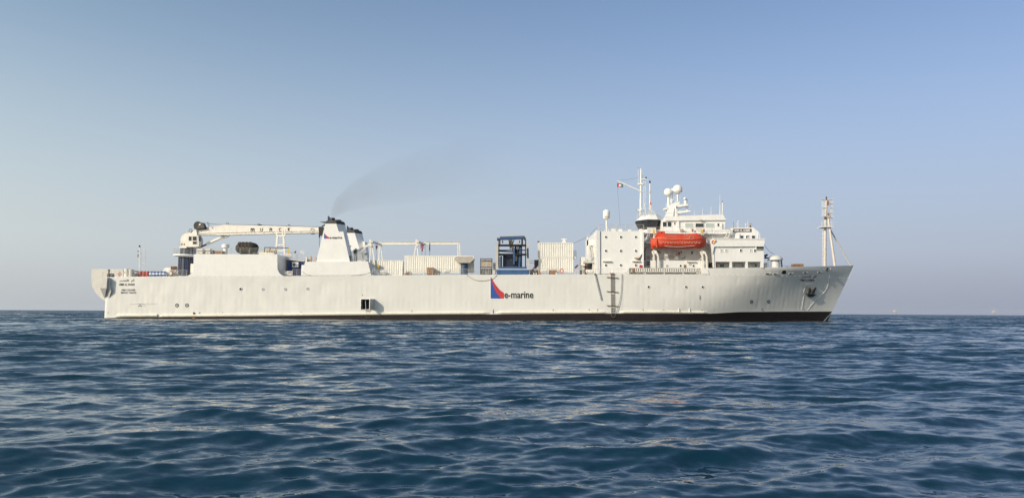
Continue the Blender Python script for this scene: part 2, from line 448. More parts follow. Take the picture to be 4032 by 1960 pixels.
def build_sea():
    th = np.concatenate([np.arange(-0.80, 0.8001, 0.0018), np.linspace(0.86, 2*math.pi - 0.86, 60)])
    ratio = 1.0064
    r = [2.2]
    while r[-1] < 420: r.append(r[-1] * ratio)
    while r[-1] < 9500: r.append(r[-1] * 1.045)
    r = np.array(r)
    RR, TT = np.meshgrid(r, th, indexing='ij')
    X = RR * np.sin(TT); Y = -D + RR * np.cos(TT)
    sp = np.where(RR < 420, RR * 0.0064, RR * 0.045)
    fine = (np.abs(((TT + math.pi) % (2*math.pi)) - math.pi) < 0.81)
    sp = np.where(fine, sp, RR * 0.08)
    Z = np.zeros_like(X); DX = np.zeros_like(X); DY = np.zeros_like(X); lost = np.zeros_like(X); tot = 0.0
    comps = []
    for lam in np.exp(np.linspace(math.log(0.13), math.log(3.6), 116)):
        lam *= rng.uniform(0.94, 1.06)
        spread = 0.55 if lam < 1.2 else 0.40
        ang = rng.normal(math.pi * 1.5 + 0.16, spread)          # running towards the boat, a little from the right
        st = 0.026 if lam < 0.35 else (0.020 if lam < 0.7 else (0.022 if lam < 1.6 else 0.016))
        comps.append((lam, ang, st * rng.uniform(0.6, 1.4), rng.uniform(0, 6.283)))
    gust = 0.60 + 0.75 * (0.5 + 0.5 * np.sin(X * 0.031 + Y * 0.045 + 1.3) * np.sin(Y * 0.083 - X * 0.017))
    for lam, ang, st, ph in comps:
        k = 2 * math.pi / lam; kx, ky = k * math.cos(ang), k * math.sin(ang)
        w = np.clip(lam / (2.6 * sp) - 0.6, 0, 1)
        a = st / k
        A = a * w * (gust if lam < 1.4 else 1.0)
        phs = kx * X + ky * Y + ph
        c_, s_ = np.cos(phs), np.sin(phs)
        Z += A * c_
        q = 0.7
        DX -= q * A * (kx / k) * s_; DY -= q * A * (ky / k) * s_
        lost += (1 - w) * st * st; tot += st * st
    # smoother water close under the ship's side
    lee = np.exp(-((np.minimum(Y, 0) + 1) / 9.0) ** 2) * np.clip((74 - np.abs(X)) / 12, 0, 1) * (Y < 1)
    lost = lost * (1 - 0.72 * lee)
    # long low swell
    for lam, ang, a, ph in ((7.5, 4.9, 0.03, 1.1), (11, 4.6, 0.04, .4), (17, 5.0, 0.04, 2.0), (27, 4.45, 0.04, 4.1)):
        k = 2 * math.pi / lam
        w = np.clip(lam / (2.6 * sp) - 0.6, 0, 1)
        Z += a * w * np.cos(k * (math.cos(ang) * X + math.sin(ang) * Y) + ph)
    X = X + DX; Y = Y + DY
    Z -= RR**2 / (2 * 7.4e6)                                     # the sea's own curvature makes the horizon
    nr, nt_ = X.shape
    co = np.stack([X, Y, Z], -1).reshape(-1, 3)
    i = np.arange(nr - 1)[:, None] * nt_ + np.arange(nt_)[None, :]
    j = np.arange(nr - 1)[:, None] * nt_ + (np.arange(nt_)[None, :] + 1) % nt_
    quads = np.stack([i, j, j + nt_, i + nt_], -1).reshape(-1, 4)[:, ::-1]
    nv = len(co)
    co = np.vstack([co, [[0, -D, 0]]])
    fan = np.stack([np.arange(nt_), (np.arange(nt_) + 1) % nt_, np.full(nt_, nv)], -1)[:, ::-1]
    me = bpy.data.meshes.new('sea')
    me.vertices.add(len(co)); me.vertices.foreach_set('co', co.ravel())
    nl = quads.size + fan.size
    me.loops.add(nl)
    me.loops.foreach_set('vertex_index', np.concatenate([quads.ravel(), fan.ravel()]).astype(np.int32))
    me.polygons.add(len(quads) + len(fan))
    ls = np.concatenate([np.arange(len(quads)) * 4, quads.size + np.arange(len(fan)) * 3]).astype(np.int32)
    me.polygons.foreach_set('loop_start', ls)
    me.polygons.foreach_set('use_smooth', np.ones(len(ls), bool))
    me.update(calc_edges=True); me.validate()
    at = me.attributes.new('chop', 'FLOAT', 'POINT')
    at.data.foreach_set('value', np.concatenate([np.sqrt(lost / tot).ravel(), [0.0]]).astype(np.float32))
    ob = bpy.data.objects.new('sea', me); col.objects.link(ob)
    me.materials.append(sea_material())
    if sum(p.normal.z for p in me.polygons[:50]) < 0: me.flip_normals()
    ob['kind'] = 'structure'
    return ob
build_sea()

# ------------------------------------------------------------------ the ship: hull
ship = empty('cable_ship', (0, CL, 0), 'long white cable-laying ship with twin funnels lying broadside on the sea', 'ship')
def interp(pts, x): return float(np.interp(x, [p[0] for p in pts], [p[1] for p in pts]))
TOP = [(W(a, b, 0).x, W(a, b, 0).z) for a, b in ((405,1091),(500,1088.5),(700,1087),(1115,1086.5),(1460,1083.5),(2000,1081),(2350,1079.5),(2790,1079))]
PAINT = [(W(a, b, 0).x, W(a, b, 0).z) for a, b in ((405,1251.5),(500,1249),(940,1246.5),(1340,1241.5),(1640,1238.5),(2000,1235.5),(2340,1234),(2795,1234.5))]
PAINT += [(p.x, p.z) for p in (HW(2850,1231), HW(2912,1227.6), HW(3050,1226.5), HW(3271,1225.7))]
STERN = W(409, 1200, 0).x
DOOR = (W(1421, 1219, 0), W(1472, 1178, 0))
def build_hull():
    ns, nb, nt_ = 860, 6, 34
    svals = np.linspace(0, 1, ns)
    def zrow(v, x):
        zp = interp(PAINT, x); zt = interp(TOP, x)
        return -2.5 + (zp + 2.5) * v / nb if v <= nb else zp + (zt - zp) * (v - nb) / nt_
    frames = {}
    def dent(x, z):
        # plating hollowed between the frames, uneven from panel to panel
        fx = x / 0.88; i = math.floor(fx); j = math.floor(z / 2.05)
        if (i, j) not in frames:
            q = random.Random(i * 92821 + j * 689 + 5)
            frames[(i, j)] = (q.uniform(0.15, 1.0) ** 1.6, q.uniform(-1, 1))
        d, sk = frames[(i, j)]
        u = fx - i; vz = z / 2.05 - j
        amp = 0.027 if x > 18 else 0.018
        e = math.sin(math.pi * u) ** 1.2 * math.sin(math.pi * min(1, max(0, vz))) ** 0.5
        w = 0.020 * math.sin(x * 1.7 + math.sin(z * 0.9 + x * 0.23) * 1.3) * math.sin(x * 0.61 + 2) * (1.0 if x < -28 else 0.25)
        return amp * d * e * (1 + 0.4 * sk) + 0.02 + w
    near, verts, faces, mi = [], [], [], []
    nv = nb + nt_ + 1
    for s in svals:
        colv = []
        for v in range(nv):
            x = STERN + s * (stem_x(3) - STERN)
            z = zrow(v, x); x = STERN + s * (stem_x(z) - STERN); z = zrow(v, x)
            y = hull_y(x, z)
            edge = min(1.0, (1 - s) * 40)
            if v > nb: y += dent(x, z) * edge * min(1, (nv - 1 - v) / 5)
            if s < 0.004: y += 0.35 * (1 - s / 0.004) ** 2
            colv.append(len(verts)); verts.append((x, y, z))
        near.append(colv)
    for i in range(ns - 1):
        for v in range(nv - 1):
            c = [verts[near[i][v]], verts[near[i+1][v]], verts[near[i+1][v+1]], verts[near[i][v+1]]]
            cx = sum(p[0] for p in c) / 4; cz = sum(p[2] for p in c) / 4
            if DOOR[0].x < cx < DOOR[1].x and DOOR[0].z < cz < DOOR[1].z: continue
            faces.append((near[i][v], near[i+1][v], near[i+1][v+1], near[i][v+1])); mi.append(1 if v < nb else 0)
    # far side, deck, transom and bottom close the hull
    far = []
    step = list(range(0, ns, 6)) + ([ns - 1] if (ns - 1) % 6 else [])
    for i in step:
        far.append([]); 
        for v in (0, nb, nv - 1):
            p = verts[near[i][v]]; far[-1].append(len(verts)); verts.append((p[0], 2*CL - hull_y(p[0], p[2]) + 0.001, p[2]))
    for a in range(len(step) - 1):
        for v in range(2):
            faces.append((far[a+1][v], far[a][v], far[a][v+1], far[a+1][v+1])); mi.append(1 if v == 0 else 0)
        n0, n1 = near[step[a]], near[step[a+1]]
        faces.append((n0[-1], n1[-1], far[a+1][2], far[a][2])); mi.append(0)
        faces.append((n1[0], n0[0], far[a][0], far[a+1][0])); mi.append(1)
    faces.append(tuple(near[0]) + (far[0][2], far[0][1], far[0][0])); mi.append(0)
    o0 = ORG['cable_ship']
    me = bpy.data.meshes.new('hull')
    me.from_pydata([(x - o0.x, y - o0.y, z - o0.z) for x, y, z in verts], [], faces)
    me.materials.append(M['hull']); me.materials.append(M['boot'])
    me.polygons.foreach_set('material_index', mi)
    me.polygons.foreach_set('use_smooth', [len(f) == 4 for f in faces])
    ob = bpy.data.objects.new('hull', me); col.objects.link(ob); ob.parent = ship; ORG[ob.name] = o0
    return ob
hull = build_hull()
# forward bulwark above the knuckle, both sides, meeting at the stem
def build_bulwark():
    TB = [(W(2790,1055,0).x, W(2790,1055,0).z), (HW(3010,1053.5).x, HW(3010,1053.5).z), (HW(3200,1049).x, HW(3200,1049).z), (_t.x, _t.z)]
    z0 = TOP[-1][1]; x0 = W(2790, 1079, 0).x
    rows = []
    n = 150
    for k in range(7):
        row = []
        for i in range(n):
            s = i / (n - 1)
            x = x0 + s * (stem_x(z0) - x0)
            zt = interp(TB, x0 + s * (_t.x - x0))
            z = z0 + (zt - z0) * k / 6
            x = x0 + s * (stem_x(z) - x0)
            row.append((x, hull_y(x, z) + 0.012 + 0.008 * math.sin(x * 3.5) * math.sin(x * .9) * (1 - s), z))
        rows.append(row)
    mb = MB()
    for sgn in (0, 1):
        f = (lambda p: p) if sgn == 0 else (lambda p: (p[0], 2*CL - p[1], p[2]))
        vs_ = [f(p) for row in rows for p in row]
        # inner skin
        vs_ += [f((p[0] - 0.05, min(p[1] + 0.14, CL), p[2])) for row in rows for p in row]
        o = 7 * n; fs_ = []
        for k in range(6):
            for i in range(n - 1):
                q = (k*n+i, k*n+i+1, (k+1)*n+i+1, (k+1)*n+i)
                fs_ += [q, tuple(o + t for t in q[::-1])]
        fs_ += [(6*n+i, 6*n+i+1, o+6*n+i+1, o+6*n+i) for i in range(n-1)]
        fs_ += [(k*n, (k+1)*n, o+(k+1)*n, o+k*n) for k in range(6)]
        mb.add(vs_, fs_)
    return mb.build('bulwark', 'hull', ship, smooth=True)
bulwark = build_bulwark()
# foredeck behind the bulwark
fd = MB(); x0 = W(2790, 1079, 0).x; zf = TOP[-1][1] + 0.006
xs = np.linspace(x0, stem_x(zf) - 0.4, 24)
fd.add([(x, hull_y(x, zf) + 0.16, zf) for x in xs] + [(x, 2*CL - hull_y(x, zf) - 0.16, zf) for x in xs], [(i, i+1, 24+i+1, 24+i) for i in range(23)])
fd.build('foredeck', 'lgrey', ship)
# rubbing strakes along the waterline
def strake(pts):
    rings = []
    n = len(pts)
    for k, (x, y) in enumerate(pts):
        e = 0.12 if k in (0, n-1) else 1.0
        p = HW(x, y); w, h = 0.30 * e, 0.21 * (0.5 + 0.5 * e)
        rings.append([(p.x, p.y + 0.05, p.z + h), (p.x, p.y - w*0.75, p.z + h*0.72), (p.x, p.y - w, p.z + h*0.1), (p.x, p.y - w*0.8, p.z - h*0.8), (p.x, p.y + 0.05, p.z - h)])
    return MB().loft(rings).build('rubbing_strake', 'rubrail', ship)
strake([(457,1241.5),(475,1241.5),(620,1240.5),(625,1240.5)])
strake([(628,1242.5),(640,1242.5),(940,1240),(1340,1235),(1640,1232.5),(1905,1230.5),(1928,1231)])
strake([(1955,1230),(1972,1229),(2200,1228.5),(2370,1228),(2399,1229)])
strake([(2438,1229),(2455,1227.5),(2600,1227),(2770,1228),(2788,1229.5)])
# thin lower ledge
for a, b in (((455,1247),(1340,1239.8)), ((1340,1239.8),(2440,1232.6)), ((2440,1232.6),(2790,1232.5))):
    p, q = HW(*a), HW(*b)
    MB().bar(p + Vector((0,-0.03,0)), q + Vector((0,-0.03,0)), 0.14, 0.10).build('ledge', 'lgrey', ship)
# brackets and tiny discharge holes
for bx in (2672, 2714):
    a, b = HW(bx, 1211), HW(bx, 1226)
    MB().add([(a.x, a.y, a.z), (b.x, b.y - 0.34, b.z), (b.x, b.y + .02, b.z), (a.x + .06, a.y, a.z), (b.x + .06, b.y - 0.34, b.z), (b.x + .06, b.y + .02, b.z)],
             [(0,1,2), (5,4,3), (0,3,4,1), (1,4,5,2), (2,5,3,0)]).build('bracket', 'white', ship)
for x, y, rr in ((426,1229.5,1.3),(786,1231.5,2.2),(877,1229.5,1.4),(1185,1228,1.6),(2320,1219,2.0),(2614,1220.5,1.8),(2764,1221,1.8),(3166,1218.5,1.5),(1427,1161,1.6)):
    c = HW(x, y); r = rr / F * (D + c.y)
    MB().lathe(c, [(r, 0.05), (r, -0.03), (r*.6, -0.03)], 12, 'y').build('discharge_hole', 'black', ship)
for x, y0, y1 in ((2353,1216,1226),(2532,1217,1228),(1621.5,1221,1231),(1942,1218,1234),(2178,1217,1226),(3000,1213,1223),(2756,1162,1178)):
    a, b = HW(x, y0), HW(x, y1)
    MB().bar(a + Vector((0,-.02,0)), b + Vector((0,-.02,0)), 0.05, 0.09).build('scupper_pipe', 'rusty' if y0 > 1210 else 'steel', ship)
a, b = W(764, 1232, 0), W(764, 1253, 0)
MB().lathe(a, [(.14, .05), (.14, -.12), (.08, -.12)], 12, 'y').build('cooling_outlet', 'black', ship)
st = MB().add([(a.x-.10, -.035, a.z-.1), (a.x+.10, -.035, a.z-.1), (a.x+.42, -.035, b.z+.45), (a.x+.16, -.035, b.z), (a.x-.2, -.035, b.z), (a.x-.42, -.035, b.z+.4)], [(0,1,2,3,4,5)])
st.build('rust_stain', 'rusty', ship)
# side shell door, swung open, with its lobby and boarding ladder
x0, x1, z0, z1 = DOOR[0].x, DOOR[1].x, DOOR[0].z, DOOR[1].z
lob = MB()
lob.add([(x0-.3, .06, z0-.3), (x1+.3, .06, z0-.3), (x1+.3, .06, z1+.3), (x0-.3, .06, z1+.3), (x0-.3, 3, z0-.3), (x1+.3, 3, z0-.3), (x1+.3, 3, z1+.3), (x0-.3, 3, z1+.3)],
        [(0,1,5,4), (1,2,6,5), (2,3,7,6), (3,0,4,7), (4,5,6,7)])
port = lob.build('boarding_port', 'navy', ship)
fr = MB(); w = 0.11
fr.box(x0-w, x0, -.06, .10, z0-w*.4, z1+w).box(x1, x1+w, -.06, .10, z0-w*.4, z1+w).box(x0, x1, -.055, .10, z1, z1+w).box(x0, x1, -.055, .10, z0-w*.4, z0)
fr.build('frame', 'white', port)
dl = Vector((-0.44, -1.60, 0))
hx = x1 + .05
nrm = Vector((-dl.y, dl.x, 0)).normalized() * 0.07
dz0, dz1 = z0 - .02, z1 + .06
pts = [(0, dz0), (1, dz0), (1, dz1 - .22), (.9, dz1), (0, dz1)]
vs_ = [Vector((hx, -.07, 0)) + dl * t + Vector((0, 0, z)) + nrm * s for s in (-1, 1) for t, z in pts]
MB().add(vs_, [(0,1,2,3,4), (9,8,7,6,5)] + [(i, (i+1)%5, 5+(i+1)%5, 5+i) for i in range(5)]).build('door', 'lgrey', port)
MB().tube([W(1438.5,1178,.35), W(1440.5,1219,.35)], .035, 6).build('stanchion', 'white', port)
for k in range(5):
    MB().bar(W(1423, 1184 + k*7.6, .2), W(1428, 1184 + k*7.6, .2), .08, .06).build('dog_latch', 'lgrey', port)
for px in (1441.5, 1453.5):
    MB().bar(W(px, 1216, -.12), W(px, 1254, -.32), .06, .05).build('stile', 'steel', port)
for k in range(4):
    MB().bar(W(1441.5, 1222.5 + k*8.5, -.15 - .05*k), W(1453.5, 1222.5 + k*8.5, -.15 - .05*k), .06, .06).build('rung', 'steel', port)

# portholes in the hull side
for x, y in ((947,1137.3), (1034.7,1138), (1122.8,1137.6), (1210,1135.5)): porthole(x, y, 0, 4.6, ship, 'glass' if x < 1000 else 'grey', True)
for x in (2553.5, 2700.7, 2766): porthole(x, 1129, 0, 4.2, ship, 'glass', True)

# painted marks
def hullpoly(pts, m, off, name):
    mb = MB(); mb.add([(p.x, p.y - off, p.z) for p in (HW(x, y) for x, y in pts)], [tuple(range(len(pts)))])
    return mb.build(name, m, ship)
def spline(p, n=8):
    out = []
    for i in range(len(p) - 1):
        p0, p1, p2, p3 = (np.array(p[max(0, min(len(p)-1, i+k))], float) for k in (-1, 0, 1, 2))
        for t in np.linspace(0, 1, n, endpoint=False):
            out.append(tuple(0.5*((2*p1)+(-p0+p2)*t+(2*p0-5*p1+4*p2-p3)*t*t+(-p0+3*p1-3*p2+p3)*t**3)))
    return out + [tuple(p[-1])]
OUT = spline([(1932,1088.5),(1942.3,1106.5),(1954.3,1124.4),(1968.7,1141.2),(1985.4,1153.2)])
INN = spline([(1932.3,1091),(1937.5,1110),(1943.5,1126.8),(1951.9,1146),(1962.7,1162.8),(1973.5,1175.5)])
def strip(A, B, m, off, name, Y=None, parent=ship, tr=lambda p: p):
    n = 40
    def res(Q):
        Q = np.array([tr(p) for p in Q]); d = np.r_[0, np.cumsum(np.hypot(*np.diff(Q, axis=0).T))]; t = np.linspace(0, d[-1], n)
        return np.c_[np.interp(t, d, Q[:, 0]), np.interp(t, d, Q[:, 1])]
    A, B = res(A), res(B); mb = MB()
    P = [(HW(*p) if Y is None else W(*p, Y(p[1]) if callable(Y) else Y)) for p in list(A) + list(B)]
    mb.add([(p.x, p.y - off, p.z) for p in P], [(i, i+1, n+i+1, n+i) for i in range(n-1)])
    return mb.build(name, m, parent)
def sail_logo(tr, off, Y=None, parent=ship, w=2.0):
    LEFT = [(1931.7,1088.5),(1931.7,1175.5)]
    strip([(1928.5,1083),(1928.5,1178.5)], OUT[:-1] + [(1988,1152),(1989,1178.5)], 'wtext', off, 'logo_ground', Y, parent, tr)
    strip(LEFT, INN, 'logoblue', off + .006, 'blue_sail', Y, parent, tr)
    strip(INN, OUT + [(1985.4,1175.5)], 'logored', off + .006, 'red_sail', Y, parent, tr)
sail_logo(lambda p: p, 0.012)
lettering('e-marine', 1984.5, 1146.0, 2101.5, 1174.7, 0, ship, 'wtext', 0.05, 'lettering_ground', True, off=0.016)
lettering('e-marine', 1986, 1147, 2100, 1173.7, 0, ship, 'text', 0.022, 'lettering', True, off=0.026)
lettering('UMM AL ANBER', 468.5, 1115.5, 531, 1124, 0, ship, hull=True, bold=.012, space=1.12)
lettering('ABU DHABI', 478, 1137.5, 532, 1145, 0, ship, hull=True, bold=.014, space=1.15)
lettering('IMONO 7206330', 476.5, 1148.5, 536, 1155, 0, ship, hull=True, bold=.014, space=1.12)
lettering('UMM AL ANBER', 3153.5, 1098.5, 3208, 1107, 0, ship, hull=True, bold=.012, slant=-.5, off=.03, space=1.12)
ARAB = '\ufeae\ufe92\ufee8\ufecc\ufedf\u0627  \ufee1\u0623'
lettering(ARAB, 469, 1098.5, 531, 1110, 0, ship, hull=True, bold=.02)
lettering(ARAB, 3156, 1083.5, 3216, 1095, 0, ship, hull=True, bold=.02, off=.03)
def thruster_mark(px, py, rp):
    c = HW(px, py); r = rp / F * (D + c.y)
    def pr(x, z, o):
        return (x, hull_y(x, z) - o, z)
    n = 28
    mb = MB().add([pr(c.x + r*math.cos(2*math.pi*i/n), c.z + r*math.sin(2*math.pi*i/n), .012) for i in range(n)], [tuple(range(n))])
    d = mb.build('thruster_mark', 'text', ship)
    for k in range(4):
        a0 = math.pi/4 + k*math.pi/2
        P = [pr(c.x, c.z, .02)] + [pr(c.x + .66*r*math.cos(a0+t), c.z + .66*r*math.sin(a0+t), .02) for t in np.linspace(-.36, .36, 7)]
        MB().add(P, [tuple(range(8))]).build('white_vane', 'wtext', d)
for x, y, r_ in ((696.6,1201.6,7.2), (736,1201.6,7.2), (2959,1187.5,6.6), (3026,1187,6.4)): thruster_mark(x, y, r_)
c = HW(551, 1202); pm = MB()
for k in range(3):
    a0 = math.pi/2 + k*2*math.pi/3
    pm.add([(c.x, -.012, c.z)] + [(c.x + .3*math.cos(a0+t)*s, -.012, c.z + .3*math.sin(a0+t)*s) for t, s in ((-.25,.5),(-.28,.9),(0,1.05),(.28,.9),(.25,.5))], [(0,1,2,3,4,5)])
pm.build('propeller_mark', 'text', ship)
lettering('Danger', 559, 1200, 575, 1205, 0, ship, 'lgrey', hull=True, bold=.0)
MB().bar(HW(510,1197)+Vector((0,-.012,0)), HW(617,1194.5)+Vector((0,-.012,0)), .03, .05).build('weld_seam', 'lgrey', ship)
# weld seams standing up on the bow plating
for P in ([(3270,1056),(3264,1100),(3255,1135),(3236,1160),(3213,1181),(3193,1203),(3179,1222)], [(3177,1117),(3174,1120),(3164,1150)], [(3177,1118),(3212,1118)], [(3165,1165),(3157,1217)]):
    pts = [HW(*q) + Vector((0, -.005, 0)) for q in spline(P, 5)]
    MB().tube(pts, .035, 5).build('weld_seam', 'hull', ship)
# draught marks on the stem
for k in range(11):
    x = 3277 - k*3.1; y = 1229 + k*3.4
    lettering(str((20 - k) % 10), x - 3.2, y - 1.6, x - .2, y + 1.2, 0, ship, 'wtext', .05, 'draught_mark', True, off=.04)
# fairleads and hawse openings in the bulwark
for a, b, yy in ((3013,3035,1077), (3044,3064,1078), (3105,3125,1077), (3163,3182,1074), (3219,3237,1071)):
    c0, c1 = HW(a, yy), HW(b, yy)
    f = MB().tube([c0 + Vector((0,-.02,0)), c0.lerp(c1, .5) + Vector((0,-.03,0)), c1 + Vector((0,-.02,0))], .095, 10).build('fairlead', 'lgrey', ship)
    MB().tube([c0 + Vector((.1,-.05,0)), c0.lerp(c1, .5) + Vector((0,-.06,0)), c1 + Vector((-.1,-.05,0))], .075, 10).build('opening', 'black', f)
hullpoly([(3077,1078),(3081,1065),(3094,1064),(3094,1078)], 'black', .02, 'mooring_port')
c = HW(3256, 1060)
hp = MB().torus(c + Vector((0,-.05,0)), .27, .07, 'y').build('hawse_pipe', 'steel', ship, True)
MB().lathe(c, [(.27, .2), (.27, -.05)], 16, 'y').build('opening', 'black', hp)
# the anchor in its pocket
c = HW(3193, 1150)
anc = empty('anchor', c, 'dark stockless anchor housed against the grey bow plating', 'anchor')
for pts in ([(3170,1127),(3184,1127),(3186,1132),(3179,1160),(3170,1160)], [(3202,1127),(3213,1127),(3213,1133),(3205,1150),(3198,1150)]):
    P = [HW(*q) for q in pts]
    MB().add([p + Vector((0,-.03,0)) for p in P], [tuple(range(5))]).build('bolster', 'lgrey', anc)
def slab(pts, o0, o1, m, name, par):
    P = [HW(*q) for q in pts]; n = len(P)
    return MB().add([p + Vector((0,-o0,0)) for p in P] + [p + Vector((0,-o1,0)) for p in P],
        [tuple(range(n)), tuple(range(2*n-1, n-1, -1))] + [(i, (i+1)%n, n+(i+1)%n, n+i) for i in range(n)]).build(name, m, par)
slab([(3180,1157),(3183,1138),(3187,1131),(3191,1140),(3191,1154)], .02, .38, 'steel', 'fluke', anc)
slab([(3197,1154),(3201,1139),(3208,1131),(3212,1134),(3207,1146),(3202,1157)], .02, .38, 'steel', 'fluke', anc)
slab([(3172,1156),(3185,1158),(3199,1158),(3213,1159),(3202,1163),(3199,1169),(3181,1168),(3178,1161)], .02, .5, 'black', 'crown', anc)
# stern: chute built out over the transom, and the two-part quarter pod
ch = [(360,1058),(486,1060),(486,1088),(496,1089),(496,1183),(410,1183),(394,1171),(376,1152),(364,1130),(360,1118)]
MB().ppoly(ch, 7.0, 13.0).build('stern_chute', 'pod', ship)
for pts, Y0, Y1, nm in (([(395,1092),(422,1092),(419,1134),(394,1134)], -.9, 1.2, 'quarter_pod'), ([(423,1092),(427,1092),(437,1146),(420,1134)], -.45, .3, 'quarter_pod')):
    T = [W(x, y, Y0) for x, y in pts]; n = len(T)
    mb = MB(); mb.ppoly(pts, Y0, Y1)
    tip = W(411 if Y0 < -.8 else 429, 1174, .02)
    b0, b1 = W(*pts[3], Y0), W(*pts[2], Y0)
    pd = mb.build(nm, 'pod', ship)
    MB().add([b0, b1, (b1.x, Y1, b1.z), (b0.x, Y1, b0.z), tip], [(0,1,4), (1,2,4), (2,3,4), (3,0,4), (0,3,2,1)]).build('underside', 'pod', pd)

# ------------------------------------------------------------------ the ship: houses, funnels, masts
B = lambda: MB()
# aft deckhouse, flush with the side, feet swept out fore and aft
ap = spline([(762,1050),(760,1064),(753,1076),(741,1084),(728,1087.5)])
fp = spline([(1118,1086.5),(1108,1082),(1099,1073),(1093,1060),(1092,1048)])
side = [(762,1001)] + ap + fp + [(1092,1001)]
aft_house = B().ppoly(side, -.015, .25).build('aft_deckhouse', 'white', ship)
B().pbox(762.5, 1001.5, 1091.5, 1086, .25, 19.6).build('house_block', 'white', aft_house)
B().pbox(749, 1038, 762, 1075, .6, 1.4).build('locker', 'gear', aft_house)
# funnel casing house
casing = B().ppoly([(1202,1030),(1448,1029),(1461.5,1083),(1187,1084.5),(1195,1050)], -.012, 19.8).build('funnel_house', 'white', ship)
B().pbox(1186, 1043, 1196.5, 1084, .3, 1.6).build('locker', 'white', casing)
B().ppoly([(1448.6,1029.5),(1452,1029.5),(1500,1082),(1462.2,1083)], 1.5, 1.6).build('ladder_screen', 'white', casing)
# twin funnels
FY = lambda y: .35 + .25 * (1030 - y) / 160.0      # the funnel side leans in towards its top
def funnel():
    Ya = .35
    def ring(l, r, y, cham):
        a, b = W(l, y, Ya), W(r, y, Ya)
        t = (1030 - y) / 160.0
        y0, y1 = Ya + .25*t, Ya + 4.0 - .25*t
        c = cham
        return [(a.x, y0, a.z), (b.x - c, y0, a.z), (b.x, y0 + c*1.3, a.z), (b.x, y1 - c*1.3, a.z), (b.x - c, y1, a.z), (a.x, y1, a.z)]
    f = B().loft([ring(1245,1377,1029.5,.25), ring(1258.5,1364.5,970,.55), ring(1273,1353,909,.9), ring(1279.5,1347.5,880,1.05)]).build('funnel', 'white', ship)
    cap = B().loft([ring(1279,1348.5,880,1.05), ring(1284,1345,869,1.05), ring(1288,1341,867,1.0)]).build('funnel_cap', 'cap', f)
    c = W(1309, 868, 2.3)
    B().lathe(c, [(.45, -.2), (.45, .42), (.38, .42), (.38, 0)], 16).build('exhaust_pipe', 'black', f, True)
    c = W(1332, 868, 2.8)
    B().lathe(c, [(.55, -.2), (.55, .06), (.4, .1), (.1, .1)], 16).build('exhaust_pipe', 'black', f, True)
    B().ppoly([(1290,868),(1290.5,852),(1292,849.5),(1296,857),(1301,862),(1300,868)], 2.0, 2.9).build('spark_deflector', 'navy', f)
    tp = [(1327,912.5),(1351.5,911.5),(1377.5,1029.5),(1348,1029.5)]
    tv = [W(x, y, FY(y) - .04) for x, y in tp]
    B().add(tv + [(p.x, 2.2, p.z) for p in tv], [(0,1,2,3), (7,6,5,4)] + [(i, (i+1)%4, 4+(i+1)%4, 4+i) for i in range(4)]).build('casing_trunk', 'white', f)
    B().ppoly([(1258,873.5),(1284,872),(1284,877.5),(1278,878.5)], 1.4, 1.6).build('bracket', 'cap', f)
    return f
fun = funnel()
lettering('e-marine', 1297.5, 930.5, 1347, 940, lambda y: FY(y) - .045, fun, 'text', .015)
mbx = lambda p: (1276.2 + (p[0]-1932)*.38, 917 + (p[1]-1088.5)*.258)
sail_logo(mbx, .015, FY, fun)
fun2 = fun.copy(); col.objects.link(fun2); fun2.parent = ship; fun2.location = (0, 15.4, 0); ORG[fun2.name] = ORG[fun.name] + Vector((0, 15.4, 0))
for ch_ in fun.children:
    if ch_.name.split('.')[0] in ('lettering', 'logo_ground', 'blue_sail', 'red_sail', 'casing_trunk'): continue
    d = ch_.copy(); col.objects.link(d); d.parent = fun2; ORG[d.name] = ORG[fun2.name]
B().ppoly([(1427,950),(1436,950),(1446,1020),(1440,1028),(1432,1028)], 15.3, 18.0).build('casing_trunk', 'white', fun2)
for x, y in ((1375,972), (1440,1001)):
    B().ppoly([(x-6,y+2),(x-2,y-3),(x+5,y-5),(x+4,y-1)], 4.6 if x < 1400 else 15, 5.2 if x < 1400 else 15.6).build('floodlight', 'steel', ship)
# davit jib on the funnel house
dj = B().lathe(W(1400.5, 1028, 3.0), [(.3, 0), (.3, .9), (.2, 1.0), (.2, 2.2)], 12).build('stores_davit', 'gear', ship, True)
B().bar(W(1402,990,3), W(1466,957,3), .28, .32).build('jib', 'gear', dj)
B().pbox(1391,983,1403,996,2.6,3.4).build('winch', 'steel', dj)
B().pbox(1394,998,1405,1003,2.7,3.3).build('collar', 'lgrey', dj)
railing([(1378,1029),(1424,1029)], .8, 1.0, ship)
B().pbox(1402,1008,1405,1029,.75,.85).build('rail_post', 'steel', ship)
B().pbox(1376,1006,1381,1028,.9,1.5).build('vent_box', 'steel', ship)
railing([(1196,1030),(1243,1030)], .8, 1.0, ship)
for x, w, y, m in ((1222,3,1008,'tan'),(1214,4,1020,'steel'),(1206,3,1012,'canvas'),(1240,3,1012,'tan')):
    B().pbox(x-w, y, x+w, 1030, 1.6, 2.2).build('deck_fitting', m, ship)

# railings along the open decks
railing([(404,1092),(470,1090),(560,1088.5),(735,1087)], .15, 1.0, ship, 1.55)
railing([(763,1001),(1090,1001)], .15, 1.0, ship, 1.6)
railing([(1094,1084),(1113,1084)], .8, 1.0, ship, .9)
railing([(1151,1084),(1186,1084)], .4, 1.0, ship, .7)
railing([(1466,1083),(1600,1082.5),(1880,1081.5)], .15, .95, ship, 1.6)
railing([(1890,1081),(1944,1081)], .15, .95, ship, 1.2)
railing([(2086,1080),(2300,1079.5)], .15, .95, ship, 1.5)
railing([(2345,1079),(2403,1079)], .12, .95, ship, 1.5)
railing([(2415,1079),(2462,1079)], .12, .95, ship, 1.5)

